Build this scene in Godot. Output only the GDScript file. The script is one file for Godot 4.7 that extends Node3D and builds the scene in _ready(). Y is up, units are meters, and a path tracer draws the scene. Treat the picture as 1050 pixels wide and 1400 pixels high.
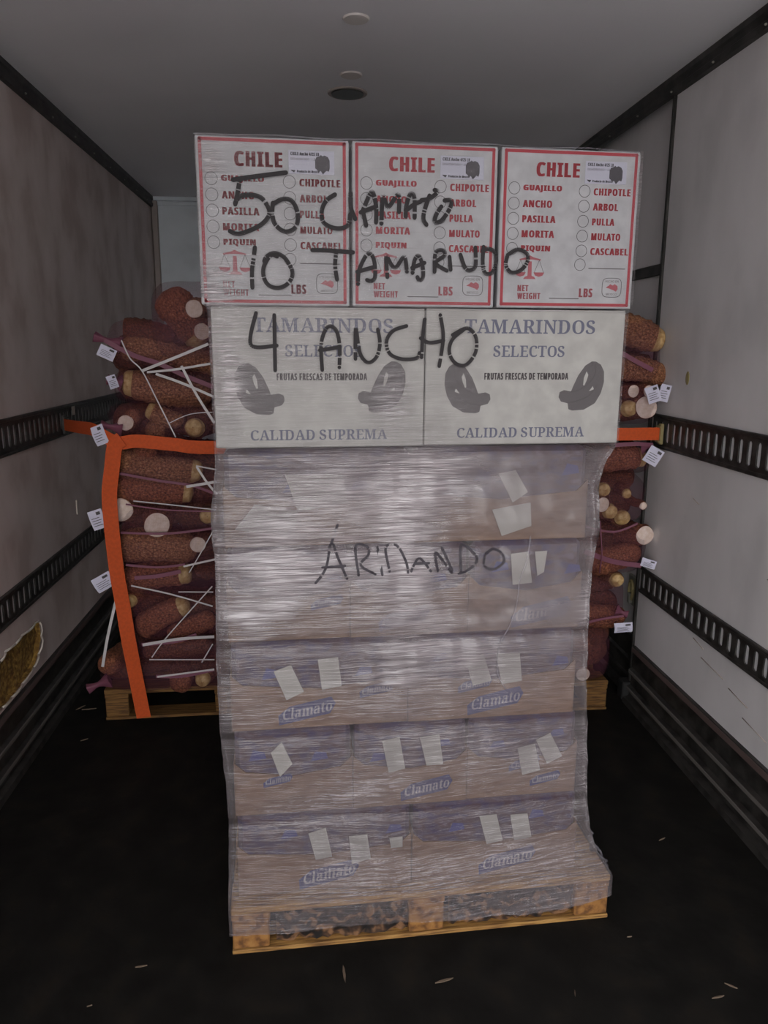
extends Node3D
# Inside of a delivery truck body, looking from the open rear doors: a stretch-wrapped pallet in front, two pallets of bagged cassava behind.
# World: truck axis along -z, floor at y = 0. The wrapped load has its own frame (LOAD): x across its front, y up, +z towards the doors.

const X_LEFT := -1.153
const X_RIGHT := 1.41
const X_RIGHT_REAR := 1.45
const Z_BACK := -5.89
const Z_SEAM := -3.13
const Z_DOOR := 0.9
const ROOF := 2.607
var LOAD := Transform3D(Basis(Vector3.UP, 0.05), Vector3(-0.241, 0.0, -1.754))
var rng := RandomNumberGenerator.new()
var noise := FastNoiseLite.new()
var taken := {}
var bold: Font
var regular: Font
var serif: Font
var M := {}


# ---------------------------------------------------------------- naming
func numbered(called: String) -> String:
	var n: int = taken.get(called, 0)
	taken[called] = n + 1
	return called if n == 0 else "%s_%03d" % [called, n]

func tag(o: Node3D, label: String, category: String, group := "") -> Node3D:
	o.set_meta("label", label)
	o.set_meta("category", category)
	if group != "":
		o.set_meta("group", group)
	return o

func thing(called: String, label: String, category: String, where := Transform3D.IDENTITY, group := "") -> Node3D:
	var o := Node3D.new()
	o.name = numbered(called)
	add_child(o)
	o.transform = where
	return tag(o, label, category, group)

func obj(called: String, mesh: Mesh, m: Material, parent: Node = self) -> MeshInstance3D:
	var o := MeshInstance3D.new()
	o.name = numbered(called) if parent == self else called
	o.mesh = mesh
	o.material_override = m
	parent.add_child(o, true)
	return o

func struct(called: String, mesh: Mesh, m: Material, label := "", parent: Node = self) -> MeshInstance3D:
	var o := obj(called, mesh, m, parent)
	if parent == self:
		o.set_meta("kind", "structure")
		o.set_meta("label", label)
		o.set_meta("category", called.split("_")[0])
	return o


# ---------------------------------------------------------------- shapes
func start() -> SurfaceTool:
	var st := SurfaceTool.new()
	st.begin(Mesh.PRIMITIVE_TRIANGLES)
	return st

func done(st: SurfaceTool) -> ArrayMesh:
	st.index()
	st.generate_normals()
	return st.commit()

func tri(st: SurfaceTool, a: Vector3, b: Vector3, c: Vector3, away: Vector3) -> void:   # turned to face «away»
	var flip := (b - a).cross(c - a).dot(away) < 0.0
	for v in [a, b, c] if flip else [a, c, b]:
		st.add_vertex(v)

func quad(st: SurfaceTool, a: Vector3, b: Vector3, c: Vector3, d: Vector3, away: Vector3) -> void:
	tri(st, a, b, c, away)
	tri(st, a, c, d, away)

func add_box(st: SurfaceTool, lo: Vector3, hi: Vector3, b := 0.003, t := Transform3D.IDENTITY) -> void:   # chamfered box
	st.set_smooth_group(-1)
	var mid := (lo + hi) / 2.0
	var h := (hi - lo) / 2.0
	b = minf(b, minf(h.x, minf(h.y, h.z)) * 0.8)
	var p := func(i: int, s: Array) -> Vector3:
		var v := Vector3.ZERO
		for k in 3:
			v[k] = s[k] * (h[k] if k == i else h[k] - b)
		return t * (mid + v)
	var B := t.basis
	for i in 3:
		var j := (i + 1) % 3
		var k := (i + 2) % 3
		for s in [-1, 1]:
			var q := []
			for e in [[-1, -1], [1, -1], [1, 1], [-1, 1]]:
				var g := [0, 0, 0]
				g[i] = s
				g[j] = e[0]
				g[k] = e[1]
				q.append(p.call(i, g))
			var n := Vector3.ZERO
			n[i] = s
			quad(st, q[0], q[1], q[2], q[3], B * n)
			for s2 in [-1, 1]:
				var g1 := [0, 0, 0]
				g1[i] = s
				g1[j] = s2
				var g2 := g1.duplicate()
				g1[k] = -1
				g2[k] = 1
				var m := Vector3.ZERO
				m[i] = s
				m[j] = s2
				quad(st, p.call(i, g1), p.call(i, g2), p.call(j, g2), p.call(j, g1), B * m)
	for sx in [-1, 1]:
		for sy in [-1, 1]:
			for sz in [-1, 1]:
				var g := [sx, sy, sz]
				tri(st, p.call(0, g), p.call(1, g), p.call(2, g), B * Vector3(sx, sy, sz))

func box(lo: Vector3, hi: Vector3, b := 0.003) -> ArrayMesh:
	var st := start()
	add_box(st, lo, hi, b)
	return done(st)

func smooth_path(p: Array, per := 6) -> Array:   # Catmull-Rom through the points
	if p.size() < 3:
		return p
	var out := []
	for i in p.size() - 1:
		var a = p[maxi(i - 1, 0)]
		var d = p[mini(i + 2, p.size() - 1)]
		for k in per:
			out.append(p[i].cubic_interpolate(p[i + 1], a, d, float(k) / per))
	out.append(p[-1])
	return out

func pairs(n: Array, scale := 0.001) -> Array:
	var out := []
	for i in range(0, n.size(), 2):
		out.append(Vector2(n[i], n[i + 1]) * scale)
	return out

func add_stroke(st: SurfaceTool, p: Array, w: float, at: Callable, thick := 0.0, broken := false) -> void:   # a flat line with round ends laid on the surface «at»
	st.set_smooth_group(-1)
	var n := p.size()
	for i in n - 1:
		if broken and noise.get_noise_2d(p[i].x * 90.0, p[i].y * 9000.0) > 0.34 and absf(p[i + 1].y - p[i].y) > absf(p[i + 1].x - p[i].x):   # skipped where the film is creased
			continue
		var d: Vector2 = (p[i + 1] - p[i]).normalized().orthogonal() * w / 2.0
		quad(st, at.call(p[i] - d), at.call(p[i] + d), at.call(p[i + 1] + d), at.call(p[i + 1] - d), Vector3.BACK)
	for i in n:
		if broken and i > 0 and i < n - 1:
			continue
		if thick > 0.0 and i % 2 == 1 and i < n - 1:
			continue
		for k in 8:
			tri(st, at.call(p[i]), at.call(p[i] + Vector2.from_angle(k * TAU / 8) * w / 2.0), at.call(p[i] + Vector2.from_angle((k + 1) * TAU / 8) * w / 2.0), Vector3.BACK)

func add_poly(st: SurfaceTool, p: Array, at: Callable) -> void:
	st.set_smooth_group(-1)
	var packed := PackedVector2Array(p)
	var ix := Geometry2D.triangulate_polygon(packed)
	for i in range(0, ix.size(), 3):
		tri(st, at.call(p[ix[i]]), at.call(p[ix[i + 1]]), at.call(p[ix[i + 2]]), Vector3.BACK)

func add_prism(st: SurfaceTool, p: Array, z0: float, z1: float, t := Transform3D.IDENTITY) -> void:   # a polygon given depth
	st.set_smooth_group(-1)
	var ix := Geometry2D.triangulate_polygon(PackedVector2Array(p))
	for i in range(0, ix.size(), 3):
		for z in [z0, z1]:
			var q := []
			for k in 3:
				q.append(t * Vector3(p[ix[i + k]].x, p[ix[i + k]].y, z))
			tri(st, q[0], q[1], q[2], t.basis * Vector3(0, 0, -1 if z == minf(z0, z1) else 1))
	var ccw := not Geometry2D.is_polygon_clockwise(PackedVector2Array(p))
	for i in p.size():
		var a: Vector2 = p[i]
		var b: Vector2 = p[(i + 1) % p.size()]
		var n := (b - a).orthogonal() * (1.0 if ccw else -1.0)
		n = Vector2((b - a).y, -(b - a).x) * (1.0 if ccw else -1.0)
		quad(st, t * Vector3(a.x, a.y, z0), t * Vector3(b.x, b.y, z0), t * Vector3(b.x, b.y, z1), t * Vector3(a.x, a.y, z1), t.basis * Vector3(n.x, n.y, 0))

func add_text(st: SurfaceTool, s: String, font: Font, lo: Vector2, hi: Vector2, z: float, t := Transform3D.IDENTITY, slant := 0.0) -> void:   # lettering fitted to a rectangle
	var tm := TextMesh.new()
	tm.text = s
	tm.font = font
	tm.font_size = 48
	tm.depth = 0.0
	tm.curve_step = 1.6
	var a := tm.get_aabb()
	if a.size.x <= 0.0:
		return
	var k := Vector2(hi.x - lo.x, hi.y - lo.y) / Vector2(a.size.x, a.size.y)
	var f := Transform3D(Basis(Vector3(k.x, 0, 0), Vector3(k.y * slant, k.y, 0), Vector3.BACK), Vector3(lo.x - a.position.x * k.x - a.position.y * k.y * slant, lo.y - a.position.y * k.y, z))
	var src := tm.get_mesh_arrays()
	var ix: PackedInt32Array = src[Mesh.ARRAY_INDEX] if src[Mesh.ARRAY_INDEX] != null else PackedInt32Array(range(src[Mesh.ARRAY_VERTEX].size()))
	st.set_smooth_group(-1)
	for s2 in ([-0.08, -0.04, 0.0, 0.04, 0.08] if font == bold else [0.0]):   # a heavier letter: the same glyphs struck side by side
		var h := t * f.translated_local(Vector3(s2 * a.size.y, 0, 0))
		for n in range(0, ix.size(), 3):
			tri(st, h * src[Mesh.ARRAY_VERTEX][ix[n]], h * src[Mesh.ARRAY_VERTEX][ix[n + 1]], h * src[Mesh.ARRAY_VERTEX][ix[n + 2]], h.basis.z)


func add_tube(st: SurfaceTool, p: Array, r: float, sides := 6, flat_ := 1.0) -> void:
	st.set_smooth_group(0)
	var rings := []
	for i in p.size():
		var d: Vector3 = (p[mini(i + 1, p.size() - 1)] - p[maxi(i - 1, 0)]).normalized()
		var u := d.cross(Vector3.BACK if absf(d.z) < 0.9 else Vector3.UP).normalized()
		var v := d.cross(u)
		var ring := []
		for k in sides:
			ring.append(p[i] + u * cos(TAU * k / sides) * r + v * sin(TAU * k / sides) * r * flat_)
		rings.append(ring)
	for i in p.size() - 1:
		for k in sides:
			var a: Vector3 = rings[i][k]
			var b: Vector3 = rings[i][(k + 1) % sides]
			quad(st, a, b, rings[i + 1][(k + 1) % sides], rings[i + 1][k], (a + b) / 2.0 - p[i])
	for k in range(1, sides - 1):
		tri(st, rings[0][0], rings[0][k], rings[0][k + 1], p[0] - p[1])
		tri(st, rings[-1][0], rings[-1][k], rings[-1][k + 1], p[-1] - p[-2])

func add_band(st: SurfaceTool, p: Array, across: Array, w: float, th := 0.0018) -> void:   # a flat strap along 3-D points; «across» gives the width direction at each
	st.set_smooth_group(0)
	var n := p.size()
	var q := []
	for i in n:
		var d: Vector3 = (p[mini(i + 1, n - 1)] - p[maxi(i - 1, 0)]).normalized()
		var c: Vector3 = across[i] if across.size() == n else across[0]
		c = (c - d * c.dot(d)).normalized()
		var o := d.cross(c).normalized() * th
		q.append([p[i] + c * w / 2 + o, p[i] - c * w / 2 + o, p[i] - c * w / 2 - o, p[i] + c * w / 2 - o])
	for i in n - 1:
		for k in 4:
			st.set_smooth_group(k + 1)
			var a: Vector3 = q[i][k]
			var b: Vector3 = q[i][(k + 1) % 4]
			quad(st, a, b, q[i + 1][(k + 1) % 4], q[i + 1][k], (a + b) / 2.0 - p[i])
	st.set_smooth_group(9)
	quad(st, q[0][0], q[0][1], q[0][2], q[0][3], p[0] - p[1])
	quad(st, q[-1][0], q[-1][1], q[-1][2], q[-1][3], p[-1] - p[-2])


# ---------------------------------------------------------------- materials
func noise_tex(seed_: int, freq: float, colors: Array, stops: Array, octaves := 4, size := 512, kind := FastNoiseLite.TYPE_SIMPLEX_SMOOTH) -> NoiseTexture2D:
	var n := FastNoiseLite.new()
	n.seed = seed_
	n.noise_type = kind
	n.frequency = freq
	n.fractal_octaves = octaves
	var t := NoiseTexture2D.new()
	t.width = size
	t.height = size
	t.seamless = true
	t.noise = n
	var g := Gradient.new()
	g.offsets = PackedFloat32Array(stops)
	g.colors = PackedColorArray(colors)
	t.color_ramp = g
	return t

func mat(called: String, c: Color, rough := 0.7, metal := 0.0, tex: Texture2D = null, scale := Vector3.ONE, bump: Texture2D = null, bump_cm := 0.0, world := false) -> StandardMaterial3D:
	var m := StandardMaterial3D.new()
	m.resource_name = called
	m.albedo_color = c
	m.roughness = rough
	m.metallic = metal
	if tex or bump:
		m.uv1_triplanar = true
		m.uv1_world_triplanar = world
		m.uv1_scale = scale
	m.albedo_texture = tex
	if bump:
		m.heightmap_enabled = true
		m.heightmap_texture = bump
		m.heightmap_scale = bump_cm
	M[called] = m
	return m

func g(v: float) -> Color:
	return Color(v, v, v)

func make_materials() -> void:
	var blotch := noise_tex(3, 0.006, [Color(0.89, 0.885, 0.89), Color(0.94, 0.935, 0.94), Color(0.965, 0.96, 0.965)], [0.2, 0.5, 0.85], 5)
	var grime := noise_tex(8, 0.008, [Color(0.80, 0.75, 0.73), Color(0.88, 0.845, 0.83), Color(0.92, 0.89, 0.88)], [0.2, 0.5, 0.85], 5)
	var fine := noise_tex(5, 0.05, [g(0.2), g(0.8)], [0.2, 0.8], 4, 256)
	mat("wall_left", Color(0.93, 0.90, 0.89), 0.55, 0.0, grime, Vector3(0.7, 0.5, 0.7), fine, 0.05, true)
	mat("wall_right", Color(0.91, 0.90, 0.90), 0.5, 0.0, blotch, Vector3(0.7, 0.4, 0.7), fine, 0.05, true)
	mat("wall_back", Color(0.93, 0.97, 0.99), 0.5, 0.0, blotch, Vector3(0.6, 0.6, 0.6), null, 0.0, true)
	mat("ceiling", Color(0.96, 0.96, 0.97), 0.6, 0.0, noise_tex(4, 0.004, [Color(0.93, 0.925, 0.93), Color(0.97, 0.965, 0.97)], [0.25, 0.75], 2), Vector3(0.4, 0.4, 0.4), null, 0.0, true)
	mat("floor", Color(0.42, 0.405, 0.38), 0.8, 0.0, noise_tex(12, 0.012, [g(0.25), g(0.30), Color(0.37, 0.35, 0.33)], [0.2, 0.6, 0.95], 5), Vector3(1.1, 1.1, 1.1), fine, 0.15, true)
	M.floor.metallic_specular = 0.25
	mat("foam", Color(0.66, 0.53, 0.27), 0.9, 0.0, noise_tex(31, 0.03, [Color(0.62, 0.55, 0.45), Color(1, 1, 0.95)], [0.2, 0.8], 4, 256), Vector3(4, 4, 4), fine, 0.6)
	mat("torn", Color(0.78, 0.74, 0.70), 0.7)
	mat("rail", Color(0.26, 0.25, 0.24), 0.5, 0.25, noise_tex(14, 0.02, [g(0.6), g(1.0)], [0.25, 0.7], 4, 256), Vector3(3, 3, 3))
	mat("pocket", Color(0.88, 0.88, 0.89), 0.55, 0.1)
	mat("rub_strip", Color(0.40, 0.385, 0.37), 0.5)
	mat("rub_strip_top", Color(0.36, 0.30, 0.29), 0.6)
	mat("dark_trim", Color(0.24, 0.23, 0.22), 0.5, 0.15, noise_tex(15, 0.02, [g(0.55), g(1.0)], [0.2, 0.7], 4, 256), Vector3(2, 2, 2))
	mat("rubber", Color(0.10, 0.10, 0.10), 0.7)
	mat("steel", Color(0.62, 0.62, 0.58), 0.4, 0.6)
	mat("brass", Color(0.62, 0.57, 0.40), 0.45, 0.3)
	mat("pod_gap", Color(0.60, 0.595, 0.58), 0.6)
	mat("lens", Color(0.20, 0.20, 0.17), 0.35)
	mat("scuff", Color(0.60, 0.55, 0.52), 0.7)
	mat("cap_pale", Color(0.84, 0.815, 0.80), 0.6)
	mat("patch", Color(0.66, 0.62, 0.60), 0.6)
	var grain := noise_tex(21, 0.02, [Color(0.62, 0.50, 0.36), Color(0.90, 0.76, 0.54), Color(1.0, 0.88, 0.66)], [0.2, 0.5, 0.8], 5)
	mat("wood", Color(0.66, 0.58, 0.44), 0.75, 0.0, grain, Vector3(0.8, 9, 9), fine, 0.08)
	mat("wood_end", Color(0.62, 0.51, 0.38), 0.8, 0.0, grain, Vector3(2.5, 2.5, 2.5), fine, 0.04)
	mat("wood_old", Color(0.50, 0.42, 0.30), 0.8, 0.0, grain, Vector3(0.8, 9, 9), fine, 0.08)
	mat("wood_dark", Color(0.36, 0.27, 0.20), 0.85, 0.0, grain, Vector3(9, 9, 0.8))
	var paper := noise_tex(23, 0.02, [g(0.93), g(1.0)], [0.2, 0.8], 4, 256)
	mat("chile_carton", Color(0.60, 0.60, 0.61), 0.55, 0.0, paper, Vector3(3, 3, 3))
	mat("tamarind_carton", Color(0.62, 0.615, 0.60), 0.55, 0.0, paper, Vector3(3, 3, 3))
	mat("kraft", Color(0.48, 0.37, 0.29), 0.7, 0.0, noise_tex(25, 0.015, [Color(0.86, 0.82, 0.78), g(1.0)], [0.2, 0.8], 4, 256), Vector3(3, 9, 3))
	mat("bottle_print", Color(0.9, 0.9, 0.95), 0.45, 0.0, noise_tex(27, 0.018, [Color(0.24, 0.19, 0.32), Color(0.31, 0.25, 0.31), Color(0.30, 0.20, 0.23), Color(0.38, 0.33, 0.37)], [0.2, 0.42, 0.6, 0.85], 3), Vector3(1.6, 3.4, 1.6))
	mat("crumpled", Color(0.52, 0.41, 0.31), 0.85, 0.0, noise_tex(51, 0.012, [Color(0.10, 0.08, 0.07), Color(0.35, 0.30, 0.26), Color(0.95, 0.88, 0.80)], [0.3, 0.5, 0.75], 3), Vector3(3.5, 5, 3.5))
	mat("label_paper", Color(0.66, 0.65, 0.63), 0.7)
	mat("tag_paper", Color(0.82, 0.81, 0.88), 0.7)
	mat("sticker", Color(0.60, 0.60, 0.65), 0.45)
	mat("red_ink", Color(0.55, 0.16, 0.20), 0.6)
	mat("pale_red_ink", Color(0.54, 0.27, 0.30), 0.6)
	mat("grey_ink", Color(0.27, 0.25, 0.26), 0.6)
	mat("dark_ink", Color(0.22, 0.21, 0.23), 0.6)
	mat("blue_grey_ink", Color(0.32, 0.33, 0.40), 0.6)
	mat("pod_ink", Color(0.30, 0.285, 0.29), 0.6)
	mat("pod_light", Color(0.40, 0.385, 0.39), 0.6)
	mat("logo_blue", Color(0.20, 0.20, 0.38), 0.5)
	mat("blue_print", Color(0.19, 0.20, 0.43), 0.5)
	mat("logo_white", Color(0.50, 0.49, 0.54), 0.5)
	mat("marker", Color(0.085, 0.06, 0.075), 0.7)
	mat("orange_web", Color(0.80, 0.32, 0.10), 0.75, 0.0, noise_tex(29, 0.03, [g(0.93), g(1.0)], [0.2, 0.8], 3, 256), Vector3(8, 8, 8))
	mat("strapping", Color(0.78, 0.76, 0.76), 0.4)
	mat("pink_net", Color(0.47, 0.27, 0.34), 0.6)
	mat("cut_flesh", Color(0.90, 0.83, 0.80), 0.6, 0.0, noise_tex(33, 0.02, [Color(0.93, 0.90, 0.86), g(1.0)], [0.2, 0.8], 3, 256), Vector3(8, 8, 8))
	mat("peeled_flesh", Color(0.82, 0.70, 0.50), 0.6, 0.0, noise_tex(34, 0.02, [Color(0.78, 0.70, 0.60), g(1.0)], [0.2, 0.8], 3, 256), Vector3(8, 8, 8))
	var skin_bump := noise_tex(35, 0.09, [g(0.0), g(1.0)], [0.25, 0.75], 4, 512)
	var skin := noise_tex(36, 0.05, [Color(0.34, 0.22, 0.16), Color(0.58, 0.40, 0.30), Color(0.68, 0.50, 0.38), Color(0.98, 0.84, 0.68)], [0.18, 0.46, 0.68, 0.92], 5)
	mat("skin_brown", Color(0.96, 0.90, 0.84), 0.8, 0.0, skin, Vector3(3, 4, 4), skin_bump, 0.35)
	mat("skin_red", Color(0.92, 0.78, 0.72), 0.8, 0.0, skin, Vector3(3, 4, 4), skin_bump, 0.35)
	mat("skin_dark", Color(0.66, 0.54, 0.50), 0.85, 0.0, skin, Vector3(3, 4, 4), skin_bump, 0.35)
	# net of the sacks: a weave that is mostly open
	var w := Image.create(64, 64, false, Image.FORMAT_RGBA8)
	w.fill(Color(0.40, 0.22, 0.29, 0.12))
	for i in 8:
		w.fill_rect(Rect2i(i * 8, 0, 2, 64), Color(0.50, 0.28, 0.36, 0.30))
		w.fill_rect(Rect2i(0, i * 8, 64, 2), Color(0.50, 0.28, 0.36, 0.30))
	var net := mat("net", Color(1, 1, 1), 0.55, 0.0, ImageTexture.create_from_image(w), Vector3(30, 30, 30))
	net.transparency = BaseMaterial3D.TRANSPARENCY_ALPHA
	net.cull_mode = BaseMaterial3D.CULL_DISABLED
	make_film_material()

func streaks(seed_: int, w: int, h: int, freq: float) -> PackedByteArray:   # noise drawn out sideways into long fine lines
	var n := FastNoiseLite.new()
	n.seed = seed_
	n.frequency = freq
	n.fractal_octaves = 3
	var im := n.get_image(w, h, false, false, true)
	im.resize(FILM_W, FILM_H, Image.INTERPOLATE_CUBIC)
	im.convert(Image.FORMAT_L8)
	return im.get_data()

const FILM_W := 1024
const FILM_H := 2048
const FILM_TOP := 2.03
const FILM_ROUND := 3.4

func make_film_material() -> void:   # stretch film: more layers low down, hardly any round the right of the upper cartons; stretched into fine creases
	var a := streaks(41, 48, FILM_H, 0.42)
	var b := streaks(42, 30, 500, 0.25)
	var d := streaks(43, 110, 2048, 0.24)
	var e := streaks(44, 48, 64, 0.09)
	var rgba := PackedByteArray()
	rgba.resize(FILM_W * FILM_H * 4)
	var relief := PackedByteArray()
	relief.resize(FILM_W * FILM_H)
	for iy in FILM_H:
		var y := FILM_TOP * (1.0 - (iy + 0.5) / FILM_H)
		var low := smoothstep(1.36, 1.31, y)
		var mid := smoothstep(1.67, 1.65, y)
		for ix in FILM_W:
			var u := FILM_ROUND * (ix + 0.5) / FILM_W
			var i := iy * FILM_W + ix
			var slope := 0.32 * (1.0 - smoothstep(0.25, 0.75, y)) * (1.0 if u > 0.45 else -0.9) + 0.10 * smoothstep(1.3, 1.5, y)
			var yy := clampi(iy + int(slope * (ix - 150)), 0, FILM_H - 1)
			var s1: float = a[i] / 255.0
			var s2: float = b[yy * FILM_W + ix] / 255.0
			var s3: float = d[yy * FILM_W + ix] / 255.0
			var s4: float = e[i] / 255.0
			var clear_right := smoothstep(0.60, 0.72, u + 0.05 * (s4 - 0.5)) * (1.0 - smoothstep(0.98, 1.05, u)) * smoothstep(0.80, 0.9, y)
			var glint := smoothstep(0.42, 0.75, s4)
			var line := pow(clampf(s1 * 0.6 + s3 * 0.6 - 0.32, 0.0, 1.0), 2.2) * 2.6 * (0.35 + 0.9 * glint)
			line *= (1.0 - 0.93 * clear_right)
			var seam := 1.0
			for q in 5:
				seam = minf(seam, 1.0 - 0.6 * exp(-pow((y - (0.378 + q * 0.2395) + 0.008 * (s2 - 0.5)) / 0.011, 2.0)))
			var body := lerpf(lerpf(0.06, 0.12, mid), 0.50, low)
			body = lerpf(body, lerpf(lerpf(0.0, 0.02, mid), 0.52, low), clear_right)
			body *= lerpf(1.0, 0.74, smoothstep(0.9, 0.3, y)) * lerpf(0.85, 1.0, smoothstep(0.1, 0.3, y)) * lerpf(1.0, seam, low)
			body *= 0.50 + 0.95 * s4
			# painted glare: opacity raised in spots, left edge of cartons and middle of cases
			var painted_glare := 0.0
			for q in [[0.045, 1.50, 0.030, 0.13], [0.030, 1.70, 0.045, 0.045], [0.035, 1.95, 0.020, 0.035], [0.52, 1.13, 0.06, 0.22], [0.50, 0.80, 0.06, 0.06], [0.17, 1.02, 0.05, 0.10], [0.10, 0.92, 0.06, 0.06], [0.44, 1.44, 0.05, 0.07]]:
				painted_glare = maxf(painted_glare, exp(-pow((u - q[0]) / q[2], 2.0) - pow((y - q[1]) / q[3], 2.0)))
			painted_glare *= clampf(0.35 + 1.1 * (s3 - 0.35) + 0.9 * (s2 - 0.45), 0.0, 1.0)
			var alpha := clampf(body + line * lerpf(0.22, 0.30, smoothstep(0.1, 0.35, y)) + 0.85 * painted_glare, 0.0, 0.93)
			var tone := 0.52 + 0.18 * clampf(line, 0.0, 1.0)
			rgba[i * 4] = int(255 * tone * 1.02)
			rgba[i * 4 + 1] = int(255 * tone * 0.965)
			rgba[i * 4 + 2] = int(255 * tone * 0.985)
			rgba[i * 4 + 3] = int(255 * alpha)
			relief[i] = int(clampf(128.0 + (1.0 - 0.9 * clear_right) * ((s1 - 0.5) * 60.0 + (s2 - 0.5) * 130.0 + (s3 - 0.5) * 80.0), 0.0, 255.0))
	var im := Image.create_from_data(FILM_W, FILM_H, false, Image.FORMAT_RGBA8, rgba)
	var bm := Image.create_from_data(FILM_W, FILM_H, false, Image.FORMAT_L8, relief)
	bm.convert(Image.FORMAT_RGBA8)
	bm.bump_map_to_normal_map(5.0)
	var m := StandardMaterial3D.new()
	m.resource_name = "stretch_film"
	m.transparency = BaseMaterial3D.TRANSPARENCY_ALPHA
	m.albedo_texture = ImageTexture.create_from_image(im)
	m.roughness = 0.17
	m.metallic_specular = 0.7
	m.normal_enabled = true
	m.normal_texture = ImageTexture.create_from_image(bm)
	m.normal_scale = 1.0
	m.cull_mode = BaseMaterial3D.CULL_DISABLED
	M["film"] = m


# ---------------------------------------------------------------- the truck body
func rail_mesh(y0: float, y1: float, length: float, pitch: float, first: float) -> ArrayMesh:   # plate in its own frame: x along the wall, y up, z out of the wall; upright round-ended slots
	var st := start()
	var th := 0.009
	var mid := (y0 + y1) / 2.0
	var sh := (y1 - y0) * 0.30
	var sw := 0.0125
	var cell_h := (y1 - y0) * 0.40
	for e in [[y0, mid - cell_h], [mid + cell_h, y1]]:
		add_box(st, Vector3(0, e[0], 0), Vector3(length, e[1], th + 0.006), 0.003)
	var x := first
	st.set_smooth_group(-1)
	while x + pitch < length:
		var ring := []
		var rim := []
		for k in 16:
			var v := Vector2.from_angle(TAU * k / 16)
			var o := Vector2(v.x * sw, v.y * sw + (0.0 if absf(v.y) < 0.01 else signf(v.y)) * (sh - sw))
			ring.append(Vector2(x + pitch / 2 + o.x, mid + o.y))
			var q := v / maxf(absf(v.x), absf(v.y))
			rim.append(Vector2(x + pitch / 2 + q.x * pitch / 2, mid + q.y * cell_h))
		for k in 16:
			var j := (k + 1) % 16
			var f := func(p: Vector2, z: float) -> Vector3: return Vector3(p.x, p.y, z)
			quad(st, f.call(ring[k], th), f.call(rim[k], th), f.call(rim[j], th), f.call(ring[j], th), Vector3.BACK)
			var c := (ring[k] as Vector2).direction_to(Vector2(x + pitch / 2, mid))
			quad(st, f.call(ring[k], th), f.call(ring[j], th), f.call(ring[j], 0.003), f.call(ring[k], 0.003), Vector3(c.x, c.y, 0))
		x += pitch
	return done(st)

func rail(n: int, y0: float, y1: float, on_left: bool, z_near: float, z_far: float, label: String) -> void:
	var o := Node3D.new()
	o.name = "trim_%d" % n
	add_child(o)
	var length := z_near - z_far
	o.transform = Transform3D(Basis(Vector3.UP, PI / 2), Vector3(X_LEFT, 0, z_near)) if on_left else Transform3D(Basis(Vector3.UP, -PI / 2), Vector3(X_RIGHT, 0, z_far))
	o.set_meta("kind", "structure")
	tag(o, label, "rail")
	obj("rail_plate", rail_mesh(y0, y1, length, 0.0542, 0.015), M.rail, o)
	var pockets := (y1 - y0) * 0.36
	obj("slot_backing", box(Vector3(0.01, (y0 + y1) / 2 - pockets, 0.0005), Vector3(length - 0.01, (y0 + y1) / 2 + pockets, 0.0035), 0.001), M.pocket, o)

func extrude_along_z(profile: Array, z0: float, z1: float) -> ArrayMesh:   # outline in x and y
	var st := start()
	add_prism(st, profile, z0, z1)
	return done(st)

func scuff_outline(x: float, side: float) -> Array:   # ribbed kick plate at the foot of a wall
	var out := [Vector2(x, 0.268)]
	for p in [[0.266, 12], [0.238, 15], [0.232, 7], [0.165, 8], [0.158, 22], [0.140, 22], [0.133, 8], [0.082, 10], [0.076, 26], [0.058, 26], [0.052, 12], [0.030, 16], [0.024, 40], [0.0, 44]]:
		out.append(Vector2(x - side * p[1] * 0.001, p[0]))
	out.append(Vector2(x, 0.0))
	return out

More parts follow.
